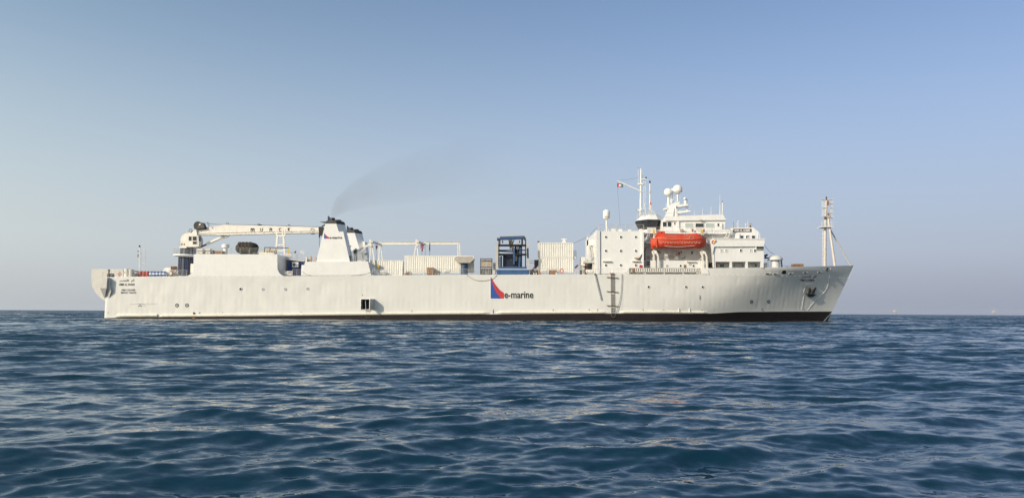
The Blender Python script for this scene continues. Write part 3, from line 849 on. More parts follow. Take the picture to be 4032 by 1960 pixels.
# small signal mast on the quarter
am = B().tube([W(549.6,1086,6), W(549.6,972,6)], .09, 8).build('stern_light_mast', 'gear', ship)
B().lathe(W(549.6,973,6), [(.12,0),(.14,.1),(.14,.3),(.05,.34)], 10).build('lantern', 'black', am)
for y in (989, 1003, 1009):
    B().lathe(W(543,y,6), [(.12,-.15),(.15,0),(.1,.15)], 10).build('lantern', 'grey', am)
    B().bar(W(542,y+3,6), W(550,y+3,6), .06, .06).build('arm', 'gear', am)
for px in (556, 572): B().tube([W(px,1086,6), W(px,979,6)], .04, 6).build('ladder_rail', 'rail', am)
for y in (979, 986, 1006, 1035, 1058): B().bar(W(555,y,6), W(573,y,6), .07, .07).build('rung', 'rail', am)
for x, w, y, m, n_ in ((491,3,1059,'canvas','ventilator'),(498,9,1059,'canvas','ventilator'),(516,10,1061,'lgrey','winch_drum'),(497,8,1072,'steel','bollard'),(527,7,1076,'steel','bollard'),(535,5,1072,'canvas','ventilator')):
    c = W(x, 1090, 4); r = w/F*(D+4)*.9; hh = W(x, y, 4).z - c.z
    B().lathe(c, [(r, 0), (r, hh*.8), (r*1.15, hh*.82), (r*1.15, hh), (r*.2, hh)], 14).build(n_, m, ship, True)
B().lathe(W(428,1092,.6), [(.12,0),(.12,1.1),(.2,1.15),(.2,1.3),(.05,1.35)], 10).build('fairlead_post', 'steel', ship)
B().lathe(W(436,1084,1.0), [(.3,-.5),(.3,.5)], 12, 'x').build('roller', 'black', ship)
B().lathe(W(534,1083,.9), [(.25,-.5),(.32,0),(.25,.5)], 12, 'x').build('roller', 'steel', ship)

# aft house roof: mushroom ventilator, crane boom rest
mv = B().lathe(W(887,1000,2.5), [(.36,0),(.36,1.05),(.30,1.08),(.62,1.1),(.62,1.62),(.5,1.7),(.1,1.7)], 18).build('mushroom_ventilator', 'dome', ship, True)
br = empty('crane_boom_rest', W(1103,1001,9), None, None); br.parent = ship; br.location = Vector(br.location) - ORG['cable_ship']
for sx0, sx1 in ((1093,1085), (1116,1122)):
    for Y in (8.4, 11.2):
        B().bar(W(sx0,926,Y), W(sx1,1004,Y), .3, .32).build('leg', 'gear', br)
B().pbox(1088,925,1122,931,8.2,8.5).build('crossbeam', 'gear', br)
for y in (964, 987): B().bar(W(1090-(y-950)*.06,y,8.3), W(1118+(y-950)*.06,y,8.3), .15, .2).build('crossbeam', 'gear', br)
for x in (1089, 1113, 1122): B().bar(W(x,902,8.3), W(x,926,8.3), .15, .22).build('horn', 'gear', br)
B().bar(W(1107,1038,7), W(1107,1000,7), .12, .12).build('post', 'gear', br)
# platform and stairs between the two aft houses
pl = B().ppoly([(1120,1013),(1195,1026),(1195,1030),(1120,1021)], 5, 7).build('cross_deck', 'lgrey', ship)
railing([(1122,1013,5),(1196,1026,5)], 5, 1.05, ship, 1.0, 4, .03, 'lgrey')
B().ppoly([(1123,994),(1150,1000),(1150,1013),(1123,1008)], 6.0, 6.1).build('screen', 'canvas', pl)
B().ppoly([(1158,994),(1163,987),(1165,988),(1161,997)], 5, 5.4).build('floodlight', 'steel', ship)
B().tube([W(1156,1018,5), W(1158,992,5)], .04, 6).build('lamp_post', 'gear', ship)
nb_ = B()
for a, b in (((1184,986),(1197,989)),((1197,989),(1197,999)),((1197,999),(1184,996)),((1184,996),(1184,986)),((1184,991),(1197,994))): nb_.bar(W(*a,5), W(*b,5), .05, .05)
nb_.build('sign_frame', 'gear', ship)
B().lathe(W(1120,1075,1.3), [(.05,0),(.33,.08),(.36,.2),(.36,1.2),(.33,1.33),(.05,1.4)], 14, 'x').build('storage_tank', 'dome', ship, True)
lettering('AL ARYB', 1124,1069,1147,1076, .9, ship, 'steel', .03)
B().pbox(1093.5,1035,1112,1084,4.0,5).build('door_screen', 'grey', ship)

# gantry over the working deck
g = empty('deck_gantry', W(1650,1080,8)); g.parent = ship; g.location = Vector(g.location) - ORG['cable_ship']
def aframe(xt, yt, xl, xr, yb, Y, w=.2):
    for xb, s in ((xl, -3), (xr, 3)): B().bar(W(xt+s, yt, Y), W(xb, yb, Y), w, w).build('leg', 'gear', g)
    ym = yt + (yb - yt)*.68
    B().bar(W(xt+s*0-3+(xl-xt)*.68, ym, Y), W(xt+3+(xr-xt)*.68, ym, Y), w*.7, w*.7).build('brace', 'gear', g)
aframe(1463, 968, 1452, 1480, 1080, 3.2); aframe(1497, 968, 1490, 1511, 1078, 13.5)
aframe(1640, 968, 1618, 1650, 1080, 3.2); aframe(1806, 963, 1803, 1816, 1072, 13.5)
B().bar(W(1462,951,2.6), W(1496,962,14), .3, .45).build('transverse_beam', 'gear', g)
B().bar(W(1644,951,2.6), W(1669,962,14), .3, .45).build('transverse_beam', 'gear', g)
for x, Y in ((1458,3.0), (1640,3.0)): B().ppoly([(x-4,941),(x+3,945),(x+6,970),(x-3,970)], Y-.2, Y+.2).build('end_plate', 'gear', g)
B().bar(W(1492,957.5,13.6), W(1810,957.5,13.6), .12, .42).build('runway_beam', 'gear', g)
B().bar(W(1492,952.6,13.6), W(1810,952.6,13.6), .36, .06).build('flange', 'gear', g)
B().bar(W(1492,962.6,13.6), W(1810,962.6,13.6), .36, .06).build('flange', 'gear', g)
for y in (960, 968, 976, 984, 992, 1000): B().bar(W(1801,y,13.5), W(1804,y,13.5), .08, .08).build('rung', 'gear', g)
def hoist(x, y, s, label):
    h = empty('chain_hoist', W(x, y+20*s, 8), label, 'hoist', 'red chain hoists under the gantry')
    B().pbox(x-8*s, y-4*s, x+6*s, y, 7.6, 8.2).build('trolley', 'hoist', h)
    B().pbox(x-2*s, y, x+1*s, y+4*s, 7.8, 8.0).build('hanger', 'hoist', h)
    B().pbox(x-7*s, y+4*s, x+7*s, y+8*s, 7.6, 8.2).build('motor', 'hoist', h)
    B().lathe(W(x, y+21*s, 8), [(.10,0),(.16,.1),(.13,.45*s),(.05,.5*s)], 10).build('chain_bucket', 'hoist', h)
    B().tube([W(x,y+20*s,8), W(x-1,y+36*s,8)], .03, 5).build('chain', 'steel', h)
hoist(1662, 968, 1.0, 'red chain hoist hanging large under the middle gantry beam')
hoist(1482, 968, .55, 'small red chain hoist under the gantry beam beside the funnels')
for x, y0, y1 in ((1692,955,1010),(1674,965,1010),(1481,975,1022),(1503,965,985)): B().tube([W(x,y0,9), W(x,y1,9)], .03, 5).build('hanging_wire', 'steel', g)
B().lathe(W(1692,975,9), [(.07,-.6),(.1,-.3),(.1,.6),(.05,.9)], 8).build('hook_block', 'steel', g)

# hood on its blue trunk (cable deck)
hd = B().lathe(W(1827.5,1079,1.6), [(.62,0),(.62,1.85)], 20).build('ventilation_trunk', 'trunk', ship, True)
a = W(1827.5,1035,1.6)
def sq(px0, px1, y, Y0, Y1):
    p, q = W(px0, y, 1.0), W(px1, y, 1.0); return [(p.x, Y0, p.z), (q.x, Y0, q.z), (q.x, Y1, q.z), (p.x, Y1, p.z)]
B().ppoly([(1797,1009.5),(1856,1009),(1868,1019),(1850,1034.5),(1803,1034.5),(1786,1018.5)], .5, 2.9).build('hood', 'hood', hd)

# ---- accommodation block and bridge
acc = B().ppoly([(2345,911),(2533,909),(2533,1077.5),(2345,1077.5)], 1.0, 19).build('accommodation_block', 'white', ship)
B().pbox(2346,907,2354,1078,.72,1.02).build('trunking', 'white', acc)
B().pbox(2355.5,908,2361.5,1078,.76,1.02).build('trunking', 'white', acc)
B().ppoly([(2527,908),(2535,912),(2535,1078),(2531,1078)], .7, 1.0).build('corner_post', 'white', acc)
for i, x in enumerate((2385.5, 2444.5, 2503.5)):
    for j, y in enumerate((933, 987.3, 1044)):
        porthole(x, y, .98, 4.4, acc, 'glass' if (i, j) in ((1,0),(0,1)) else 'steel')
for x0_, x1_, y in ((2373,2406,1027), (2489,2520,1027), (2705,2739,1029)):
    Yb = 1.0 if x0_ < 2600 else 1.6
    B().pbox(x0_, y-2, x1_, y+2, Yb-.42, Yb).build('gutter_shelf', 'gear', acc)
B().pbox(2398,1071.5,2462,1078.5,.7,1.0).build('plinth', 'white', acc)
railing([(2356,909),(2535,907)], 1.1, 1.0, ship, 1.7)
for x0_, x1_, y0, m in ((2409,2424,899,'canvas'),(2437,2450,902,'dome'),(2476,2486,903,'canvas'),(2520,2530,901,'canvas')):
    B().pbox(x0_, y0, x1_, 911, 3, 4.5).build('roof_locker', m, acc)
# stair tower abaft the block
stw = B().pbox(2311,945,2347,966,3.5,6).build('stair_tower', 'white', ship)
B().pbox(2311,930,2316,1040,3.5,3.9).build('post', 'white', stw)
B().pbox(2342,915,2352,1078,3.2,6).build('side_wall', 'white', stw)
railing([(2316,945),(2347,945)], 3.5, 1.0, ship, .8)
for k in range(9):
    B().pbox(2322+k*.5, 975+k*4.2, 2336+k*.5, 977+k*4.2, 3.4, 4.0).build('tread', 'gear', stw)
B().bar(W(2320,966,3.3), W(2327,1014,3.3), .08, .16).build('stringer', 'rail', stw)
B().bar(W(2335,966,3.3), W(2342,1014,3.3), .08, .16).build('stringer', 'gear', stw)
B().pbox(2316,965,2326,985,3.4,3.6).build('screen', 'gear', stw)
B().pbox(2338,958,2346,980,3.3,3.5).build('notice_board', 'tan', stw)
B().pbox(2296,1027,2348,1035,2.6,6.5).build('landing', 'lgrey', stw)
railing([(2310,1027),(2347,1027)], 2.7, 1.1, ship, .6, 4)
B().pbox(2288,1012,2303,1046,3.0,5).build('deck_locker', 'gear', stw)
B().pbox(2284,1040,2312,1079,3.6,5).build('deck_locker', 'gear', stw)
B().pbox(2303,1046,2311,1079,3.4,3.6).build('doorway', 'maroon', stw)
B().pbox(2333,1038,2345,1079,2.8,4).build('switch_cabinet', 'lgrey', stw)
B().pbox(2300,1040,2334,1079,6,6.3).build('back_wall', 'grey', stw)
# the radome on the block's roof
c = W(2388,911,3.5)
rd = B().lathe(W(2388,861,3.5), [(.2,-.05),(.52,0),(.60,.12),(.60,1.1),(.55,1.35),(.38,1.52),(.05,1.58)], 20).build('tall_radome', 'dome', ship, True)
B().tube([c, W(2388,861,3.5)], .13, 10).build('pedestal', 'dome', rd)
for x in (2378, 2398): B().bar(W(x,911,3.2), W(2388,890,3.5), .06, .06).build('stay', 'gear', rd)
B().pbox(2380,851,2396,854,2.88,2.9).build('label_plate', 'tan', rd)

# boat deck recess
lower = B().pbox(2562,1026,2788,1078.5,1.6,17).build('boat_deck_house', 'white', ship)
for x in (2626, 2679, 2730, 2778): porthole(x, 1046, 1.58, 4, lower, 'glass' if x > 2640 else 'grey')
B().pbox(2693,1042,2701,1054,1.5,1.6).build('fire_box', 'rusty', lower)
B().pbox(2712,1035,2721,1043,1.5,1.6).build('vent_grille', 'lgrey', lower)
B().pbox(2542,958,2800,1026,4.2,16).build('inner_wall', 'white', lower)
B().pbox(2545,954.5,2812,959,1.9,4.2).build('deck_overhang', 'white', lower)
B().pbox(2533,1026,2562,1078,4.2,16).build('inner_wall', 'white', lower)
window(2721,990,2728,1000,4.18, lower)
for x, y in ((2591,991),(2598,994),(2682,993)): B().lathe(W(x,y,4.2), [(.12,.05),(.12,-.08)],10,'y').build('alarm_bell', 'steel', lower)
wch = B().pbox(2656,996,2668,1024,3.4,4.2).build('boat_winch', 'gear', lower)
B().lathe(W(2664.5,1016,3.3), [(.12,-.2),(.30,-.2),(.30,.1),(.22,.1),(.22,.2)], 16, 'y').build('winch_drum', 'dome', lower, True)
B().lathe(W(2664,1002,3.3), [(.14,-.1),(.14,.1)], 12, 'y').build('winch_motor', 'hoist', lower)
B().pbox(2672,992,2677,1003,3.6,3.8).build('fire_hose_box', 'hoist', lower)
for a, b in (((2600,1018),(2655,1013)),((2615,1009),(2655,1008)),((2685,1016),(2698,1016)),((2697,1006),(2697,1016))): B().bar(W(*a,4.1), W(*b,4.1), .05, .06).build('cable_run', 'steel', lower)
railing([(2790,958),(2812,958)], 2.0, 1.0, ship, .8)
# stairs in the gap
for k in range(8): B().pbox(2546,1030+k*5.6,2556,1032+k*5.6,3-.2*k,3.4-.2*k).build('tread', 'steel', lower)
for x in (2544.5,2557.5): B().bar(W(x,1028,3.2), W(x,1076,1.6), .06, .2).build('stringer', 'rail', lower)
railing([(2534,1076),(2562,1076)], 1.1, 1.2, ship, .7)
B().pbox(2519,1043,2529,1056,.6,.95).build('hydrant_cabinet', 'hoist', acc)
B().bar(W(2551,968,1.2), W(2509,1030,.8), .14, .16).build('boat_fall_boom', 'steel', acc)
B().bar(W(2546,972,1.2), W(2514,1030,.8), .07, .07).build('stay', 'steel', acc)
B().lathe(W(2509,1016,.8), [(.16,-.3),(.16,.3)], 10, 'x').build('boom_winch', 'tan', acc)
B().bar(W(2498,1016,.8), W(2510,1018,.8), .1, .1).build('boom_arm', 'steel', acc)
# davits
for P1, P2, P3 in ((((2568,988),(2574,1006),(2574,1055)), ((2582,988),(2591,1010),(2591,1054)), ((2573,986),(2583,1000))),
                   (((2757,990),(2766,1010),(2766,1049),(2760,1079)), ((2773,990),(2782,1010),(2782,1050),(2790,1078)), ((2760,986),(2772,1000)))):
    dv = B().pbox(P3[0][0], P3[0][1], P3[1][0], P3[1][1], .9, 1.5).build('boat_davit', 'gear', ship)
    for P in (P1, P2): 
        for a, b in zip(P[:-1], P[1:]): B().bar(W(*a,.95), W(*b,.95), .28, .24).build('arm', 'gear', dv)
    B().bar(W(P1[0][0]+6, 990, 1.1), W(P1[0][0]+8, 922, 1.9), .25, .3).build('cradle', 'gear', dv)
    B().bar(W(P1[1][0], 1012, 1.3), W(P1[0][0]-10, 1030, 3.2), .1, .1).build('strut', 'gear', dv)
for x in (2575, 2764):
    B().bar(W(x+1,930,1.1), W(x+1,898,1.1), .12, .12).build('fall', 'gear', ship)
    blk = B().lathe(W(x,912,1.0), [(.08,-.12),(.2,-.12),(.2,.12),(.08,.12)], 12, 'y').build('fall_block', 'yellow', ship)
    B().pbox(x-3.4,903,x+2,910,.9,1.1).build('cheek', 'yellow', blk)
    B().lathe(W(x,921,1.0), [(.06,-.4),(.12,-.2),(.1,.2)], 8).build('shackle', 'tan', blk)
# bulwark fin and recess wall under the gangway
B().ppoly([(2461,1079.5),(2475,1055),(2477,1055),(2477,1079.5)], -.01, .25).build('bulwark_fin', 'hull', ship)
B().ppoly([(2477,1071),(2790,1071),(2790,1079),(2477,1079)], .9, 1.0).build('waterway_wall', 'lgrey', ship)
for x in (2540, 2615, 2690): B().bar(W(x,1072,.3), W(x,1080,.1), .1, .1).build('gangway_bracket', 'white', ship)
fb = B(); fb.ppoly([(2762,1055),(2782,1055),(2793,1079),(2762,1079)], .05, .3); fb.build('davit_foot_plate', 'white', ship)

# ---- forward house
fh = B().ppoly([(2812,968),(3007,968),(3007,1030),(2810,1030)], .62, 19).build('forward_house', 'white', ship)
B().ppoly([(2797,944),(2806,941),(3012,940),(3008,970),(2812,971),(2806,1000),(2803,990)], .30, .62).build('wing_bulwark', 'white', fh)
B().ppoly([(2806,941.2),(3011.5,940.2),(3008,969),(2812,970)], .62, 19.2).build('wing_deck', 'white', fh)
B().pbox(2806,938.5,3013,941,.2,.75).build('cap_rail', 'white', fh)
B().ppoly([(2803,985),(2812,970),(2812,1054),(2809,1054)], .5, .9).build('curved_edge', 'white', fh)
for a, b in ((2810,2817), (2874,2882), (2936,2944), (2996,3007)):
    B().ppoly([(a,1030),(b,1030),(b+1 if b < 3000 else b,1054),(a-1,1054)], .62, .95).build('pillar', 'white', fh)
B().pbox(2810,1030,3007,1080,2.9,18).build('inner_wall', 'white', fh)
for x, g_ in ((2891,'grey'), (2924.5,'grey'), (2975.5,'glass')): porthole(x, 1045, 2.88, 3.8, fh, g_)
dr = B().pbox(2829,1034,2857,1055,2.82,2.9).build('door', 'white', fh)
B().pbox(2836,1040,2850,1051,2.78,2.83).build('pane', 'glass', dr)
B().pbox(2820,1036,2823,1050,2.8,2.9).build('fire_hose_box', 'ring', fh)
for x, g_ in ((2840.6,'blind'), (2859.5,'blind'), (2917,'glass'), (2956,'blind'), (2972.5,'glass')): window(x-3.3,981.5,x+3.3,991.5,.60, fh, g_, .07)
bx = B().pbox(2976,970.5,3008,982,.36,.62).build('corner_window', 'white', fh)
B().pbox(2979,971,3007,980,.33,.37).build('pane', 'glass', bx)
# deck over: nameplate house
nh = B().ppoly([(2884,897),(2966,895.5),(2988,914),(2984,941),(2880,941)], 3.0, 17).build('nameplate_house', 'white', ship)
B().ppoly([(2886,901),(2959,901),(2959,913),(2886,913)], 2.94, 3.0).build('name_board', 'maroon', nh)
B().ppoly([(2888,902.3),(2957,902.3),(2957,911.7),(2888,911.7)], 2.92, 2.95).build('board_face', 'black', nh)
lettering('UMM AL ANBER', 2890.5, 904, 2955, 910.3, 2.91, nh, 'wtext', .05)
for a, b in ((2915.5,2927),(2937,2950),(2960,2973)): window(a,928,b,940,2.97, nh)
B().ppoly([(2894,922),(2905,915),(2912,922),(2912,941),(2896,941)], 2.4, 3).build('porch', 'white', nh)
for k in range(7): B().pbox(2857+k*4.0, 935-k*5.2, 2866+k*4, 936.5-k*5.2, 1.9, 2.6).build('tread', 'gear', nh)
for s in (0, 14): B().bar(W(2851+s,938,1.9), W(2876+s*.8,899,1.9), .07, .14).build('stringer', 'rail', nh)
railing([(2884,896),(2960,896)], 3.2, .45, ship, 1.4, 1)
for x, y0, m in ((2888,872,'steel'),(2903,882,'dome'),(2907,873,'dome'),(2936,884,'dome'),(2944.5,867,'dome')):
    B().tube([W(x,897,4), W(x,y0,4)], .035, 6, .02).build('aerial', m, nh)
for x, y in ((2903,883),(2907,873.5),(2936,884)): B().lathe(W(x,y,4), [(.03,-.1),(.12,0),(.12,.08),(.03,.16)], 10).build('antenna_dome', 'dome', nh)
sl_ = B().lathe(W(2955,884,4), [(.22,-.25),(.26,.25)], 14, 'y').build('searchlight', 'tan', nh)
B().bar(W(2955,897,4), W(2955,888,4), .15, .2).build('stand', 'steel', sl_)
B().lathe(W(2947.5,936,1.2), [(.3,0),(.2,.1),(.05,.15)], 12).build('antenna_dome', 'dome', nh)
B().tube([W(2992,941,.6), W(2992,917,.6)], .05, 6).build('aerial', 'gear', nh)
# white wall between bridge and nameplate house
mid = B().ppoly([(2560,905),(2882,903),(2882,955),(2560,955)], 3.0, 17).build('bridge_deck_house', 'white', ship)
B().pbox(2813,912,2830,916,2.4,3.0).build('awning', 'white', mid)
railing([(2535,918),(2876,914)], 2.0, 1.0, ship, 1.6)
railing([(2805,937),(2805.1,920)], 2.2, 1.0, ship, 1)
B().pbox(2533,916,2880,919,1.9,3.2).build('walkway', 'white', mid)
for x0_, x1_, y0 in ((2551,2583,896),(2676,2690,900),(2720,2732,901),(2742,2760,900)):
    B().pbox(x0_, y0, x1_, 917, 2.1, 2.8).build('deck_locker', 'dome' if x0_ < 2700 else 'gear', mid)
lr_rack = B().lathe(W(2682,908,2.0), [(.25,-.15),(.25,.15)], 12, 'y').build('hose_reel', 'tan', mid)
for x in (2724,2770): B().pbox(x,902,x+5,912,2.05,2.3).build('fire_point', 'hoist', mid)
# long upper bridge house with overhanging fascia
bh = B().ppoly([(2606,866),(2857,866),(2852,905),(2606,905)], 4.2, 15.8).build('bridge_house', 'white', ship)
B().ppoly([(2622,854),(2680,850),(2847,844),(2860,866),(2620,869)], 3.85, 16.2).build('roof_fascia', 'white', bh)
for a, b, g_ in ((2698.5,2730.5,'blind'),(2738.5,2771,'glass'),(2779.5,2812,'blind')): window(a,880,b,895.5,4.18, bh, g_, .1)
for a, b in ((2610,2625),(2629,2643)): window(a,874,b,892,4.18, bh, 'glass', .06)
window(2654,876,2660,884,4.18, bh, 'rusty', .06)
d2 = B().pbox(2819,875,2834,905,4.12,4.2).build('door', 'white', bh); B().pbox(2825.5,880,2831.5,890,4.08,4.13).build('pane', 'glass', d2)
d3 = B().pbox(2666,866,2674,905,3.95,4.2).build('pipe_casing', 'white', bh)
B().pbox(2755,865,2768,868,3.6,3.86).build('floodlight', 'tan', bh)
B().pbox(2840,878,2843,905,3.9,4.2).build('pipe_casing', 'gear', bh)
# octagonal control room with outward-raked dark windows
def octo(px, y, r, Yc, sq_=1.0):
    c = W(px, y, Yc); k = (D+Yc)/F
    return [(c.x + r*k*math.cos(math.pi/8+i*math.pi/4)*1.04, Yc + r*k*math.sin(math.pi/8+i*math.pi/4)*sq_, c.z) for i in range(8)]
cr = B().loft([octo(2556,872,56,7.5,1.3), octo(2560,850,36,7.5,1.3)]).build('control_room', 'white', ship)
B().loft([octo(2558,908,38,7.5,1.25), octo(2556,872.5,53,7.5,1.28)]).build('window_band', 'glass', cr)
for i in range(8):
    for t in (0, .5):
        a0, a1 = octo(2558,908,38.8,7.5,1.25), octo(2556,872.5,53.8,7.5,1.28)
        p = Vector(a0[i]).lerp(Vector(a0[(i+1)%8]), t); q = Vector(a1[i]).lerp(Vector(a1[(i+1)%8]), t)
        B().bar(p, q, .07, .07).build('mullion', 'steel', cr)
B().loft([octo(2558,926,38,7.5,1.2), octo(2558,908,39,7.5,1.25)]).build('control_room_base', 'white', cr)
railing([(2524,851),(2540,851),(2590,850),(2622,850)], 5.2, 1.0, ship, 1.0)
railing([(2620,851),(2670,850),(2700,848),(2845,844)], 4.4, .5, ship, 2.0, 1)
railing([(2508,868,7.5),(2516,851,7.5),(2530,851,5.3)], 5.3, .8, ship, .8)

# mainmast with gaff, second pole mast
mm = B().tube([W(2523,852,8), W(2524,700,8), W(2524,664,8)], .24, 10, .08).build('mainmast', 'gear', ship, True)
for x0_, x1_, y, w in ((2511,2533,725,.3),(2522,2548,707,.2),(2516,2530,755,.12)): B().bar(W(x0_,y,8), W(x1_,y,8), .5, w).build('crosstree', 'gear', mm)
B().bar(W(2516,750,8), W(2429,711,8), .16, .16).build('gaff', 'gear', mm)
B().lathe(W(2544,706,8), [(.16,0),(.16,.35),(.05,.45)], 10).build('lantern', 'steel', mm)
for x, y0, y1 in ((2513,664,722),(2522,664,690),(2528,668,705)): B().tube([W(x,y1,8), W(x,y0,8)], .03, 5).build('aerial', 'dome', mm)
B().lathe(W(2513,664,8), [(.02,0),(.07,.08),(.02,.16)], 6).build('wind_vane', 'black', mm)
for x in (2534, 2541): B().tube([W(x,848,8), W(x,712,8)], .03, 5).build('ladder_rail', 'gear', mm)
for k in range(14): B().bar(W(2533.5,717+k*9.5,8), W(2545 if k % 3 == 0 else 2541.5,717+k*9.5,8), .06, .06).build('rung', 'gear', mm)
B().bar(W(2537,800,8), W(2544,850,7), .06, .06).build('stay', 'gear', mm)
B().ppoly([(2506,824),(2530,822),(2520,834)], 7.6, 8.4).build('platform', 'white', mm)
m2_ = B().tube([W(2559,850,8.5), W(2559,722,8.5)], .14, 8, .10).build('signal_mast', 'gear', ship, True)
B().lathe(W(2559,722,8.5), [(.12,0),(.14,.15),(.14,.4),(.06,.52)], 8).build('lantern', 'steel', m2_)
for x, y in ((2551,848),(2567,848),(2582,848)): B().bar(W(x,y,8.2), W(2559,790 if x < 2580 else 815,8.5), .07, .07).build('leg', 'gear', m2_)
B().lathe(W(2562,806,8.4), [(.1,0),(.13,.1),(.13,.4),(.05,.5)], 8).build('red_lamp', 'red', m2_)
B().lathe(W(2559,760,8.5), [(.16,0),(.2,.1),(.2,.3),(.1,.4)], 8).build('lantern', 'lgrey', m2_)
# radar mast with two big radomes
rm = B().ppoly([(2622,853),(2629,822),(2636,806),(2660,796),(2676,794),(2676,800),(2656,818),(2650,852)], 8.2, 9.6).build('radar_mast', 'white', ship)
B().ppoly([(2650,852),(2656,816),(2668,812),(2672,829),(2676,838),(2671,853)], 8.5, 9.3).build('mast_body', 'white', rm)
B().ppoly([(2662,805),(2708,803.5),(2709,809),(2672,816),(2664,812)], 7.9, 9.9).build('radar_platform', 'white', rm)
B().ppoly([(2671,830),(2708,829),(2720,829),(2720,832),(2680,841),(2668,840)], 7.9, 9.9).build('radar_platform', 'white', rm)
B().pbox(2616,819,2631,825,8.2,9.6).build('side_platform', 'white', rm)
B().tube([W(2660,852,8), W(2660,808,8)], .1, 8).build('strut', 'white', rm)
for x, y, ymid, r_, yb in ((2631,751,757,16.5,812), (2668,740,745,18.2,794)):
    k = (D+9)/F; r = r_*k; c = W(x, ymid, 9)
    prof = [(r*.25,-r*1.12),(r*.93,-r*.62),(r*1.0,-r*.5)] + [(r*math.cos(t)*(1.02), r*.98*math.sin(t)) for t in np.linspace(-.3, 1.5, 9)]
    dm = B().lathe(c, prof, 24).build('radome', 'dome', rm, True)
    B().tube([W(x,yb,9), W(x,ymid+r_,9)], .16, 10, .13).build('pedestal', 'dome', dm)
    B().lathe(c, [(r*1.015,-r*.53),(r*1.015,-r*.47)], 24).build('seam', 'lgrey', dm)
sm = B().lathe(W(2647,750,9.4), [(.1,-.3),(.32,-.2),(.32,.15),(.2,.3),(.03,.36)], 14).build('small_radome', 'dome', rm, True)
B().tube([W(2649,795,9.4), W(2648,757,9.4)], .07, 6).build('pedestal', 'dome', sm)
for k in range(3):
    B().torus(W(2668,774+k*8,8.9), .42, .025, 'z', 14, 5).build('ladder_hoop', 'gear', rm)
for x in (2659,2677,2652): B().tube([W(x,800,8.9), W(x,772,8.9)], .035, 5).build('ladder_rail', 'gear', rm)
B().pbox(2641,782,2646,800,8.6,9).build('junction_box', 'gear', rm)
for x in (2623,2627,2634): B().tube([W(x,820,8.8), W(x,800 if x < 2630 else 780,8.8)], .03, 5).build('aerial', 'dome', rm)
rs = B().lathe(W(2699,804,8.8), [(.28,0),(.3,.2),(.22,.28),(.3,.34),(.3,.55),(.15,.7)], 12).build('radar_scanner', 'dome', rm, True)
B().bar(W(2695,781,8.6), W(2704,790,9.2), .3, .4).build('scanner_arm', 'dome', rs)
rs2 = B().lathe(W(2705,829.5,8.8), [(.24,0),(.26,.2),(.2,.35),(.14,.5)], 12).build('radar_scanner', 'dome', rm, True)
B().bar(W(2687,816,8.4), W(2723,812,9.2), .2, .16).build('scanner_arm', 'dome', rs2)
for x, y0, y1, r_ in ((2734,829,847,.03),(2766,819,846,.03),(2800,815,845,.03),(2835,806,844,.07),(2834.5,765,806,.025),(2844.5,795,843,.08)):
    B().tube([W(x,y1,6), W(x,y0,6)], r_, 6, r_*.7).build('whip_aerial', 'dome', ship)
B().lathe(W(2844.5,796,6), [(.08,0),(.1,.1),(.03,.22)], 8).build('lantern', 'steel', ship)

# ---- foredeck gear
mv2 = B().lathe(W(3053,1058,2.3), [(.72,0),(.72,1.4),(.68,1.45),(1.24,1.47),(1.26,1.57),(1.14,1.88),(.82,2.16),(.45,2.32),(.05,2.36)], 28).build('mushroom_ventilator', 'vent', ship, True)
B().ppoly([(3009,1035),(3022,1033),(3022,1056),(3009,1056)], 3, 5).build('deck_locker', 'white', ship)
dk = B().bar(W(3010,1014,6.5), W(3076,1019,6.5), .16, .2).build('stowed_derrick', 'steel', ship)
B().bar(W(3010,1017,6.0), W(3062,1012,6.0), .14, .16).build('boom', 'navy', dk)
for x, y in ((3013,1006),(3019,1004),(3061,1013),(3078,1019)): B().lathe(W(x,y,6.2), [(.16,-.15),(.2,0),(.16,.15)], 10, 'y').build('sheave', 'black', dk)
B().bar(W(3012,1014,6.2), W(3017,1004,6.2), .2, .2).build('heel', 'black', dk)
B().tube([W(3008,964,4), W(3030,990,5), W(3062,1011,6)], .03, 5).build('topping_lift', 'steel', dk)
B().bar(W(3076,1022,6.3), W(3079,1053,6.3), .12, .2).build('crutch', 'steel', dk)
for x in (3028,3072,3066): B().tube([W(x,1054,5.5), W(x-6 if x < 3050 else x+1,1020,6)], .03, 5).build('lashing', 'rail', dk)
railing([(3081,1053),(3115,1053)], 6, .3, ship, 1.2, 1)
B().lathe(W(3099,1053,6), [(.25,-.2),(.3,.05),(.1,.15)], 10).build('windlass', 'steel', ship)
B().lathe(W(3112,1053,6), [(.35,-.2),(.3,.05),(.1,.1)], 10).build('windlass', 'steel', ship)
# foremast tripod
fm = B().tube([W(3248,1060,CL), W(3250,893,CL), W(3254,788,CL)], .26, 12, .17).build('foremast', 'mast', ship, True)
B().tube([W(3261,859,CL-.1), W(3289,1060,CL-2.0)], .20, 10, .24).build('leg', 'mast', fm)
B().tube([W(3270,905,CL+.1), W(3350,1046,CL+.3)], .13, 8, .15).build('leg', 'lgrey', fm)
B().pbox(3235,891,3282,894,CL-1,CL+1).build('platform', 'gear', fm)
for k, (x0_, x1_, y) in enumerate(((3232,3250,786),(3262,3279,785),(3234,3250,818),(3264,3281,801),(3236,3252,851),(3264,3280,818),(3264,3281,838),(3262,3282,857))):
    B().bar(W(x0_,y,CL), W(x1_,y,CL), .5, .07).build('light_bracket', 'gear', fm)
for x in (3236,3239,3243,3246,3269,3274,3279): B().tube([W(x,787 if x < 3250 else 786,CL), W(x+1,858 if x > 3260 else 852,CL)], .025, 5).build('cage_bar', 'gear', fm)
B().pbox(3258,790,3264,808,CL-.35,CL-.15).build('fog_horn', 'rusty', fm)
B().pbox(3260,838,3266,848,CL-.35,CL-.15).build('lantern', 'rusty', fm)
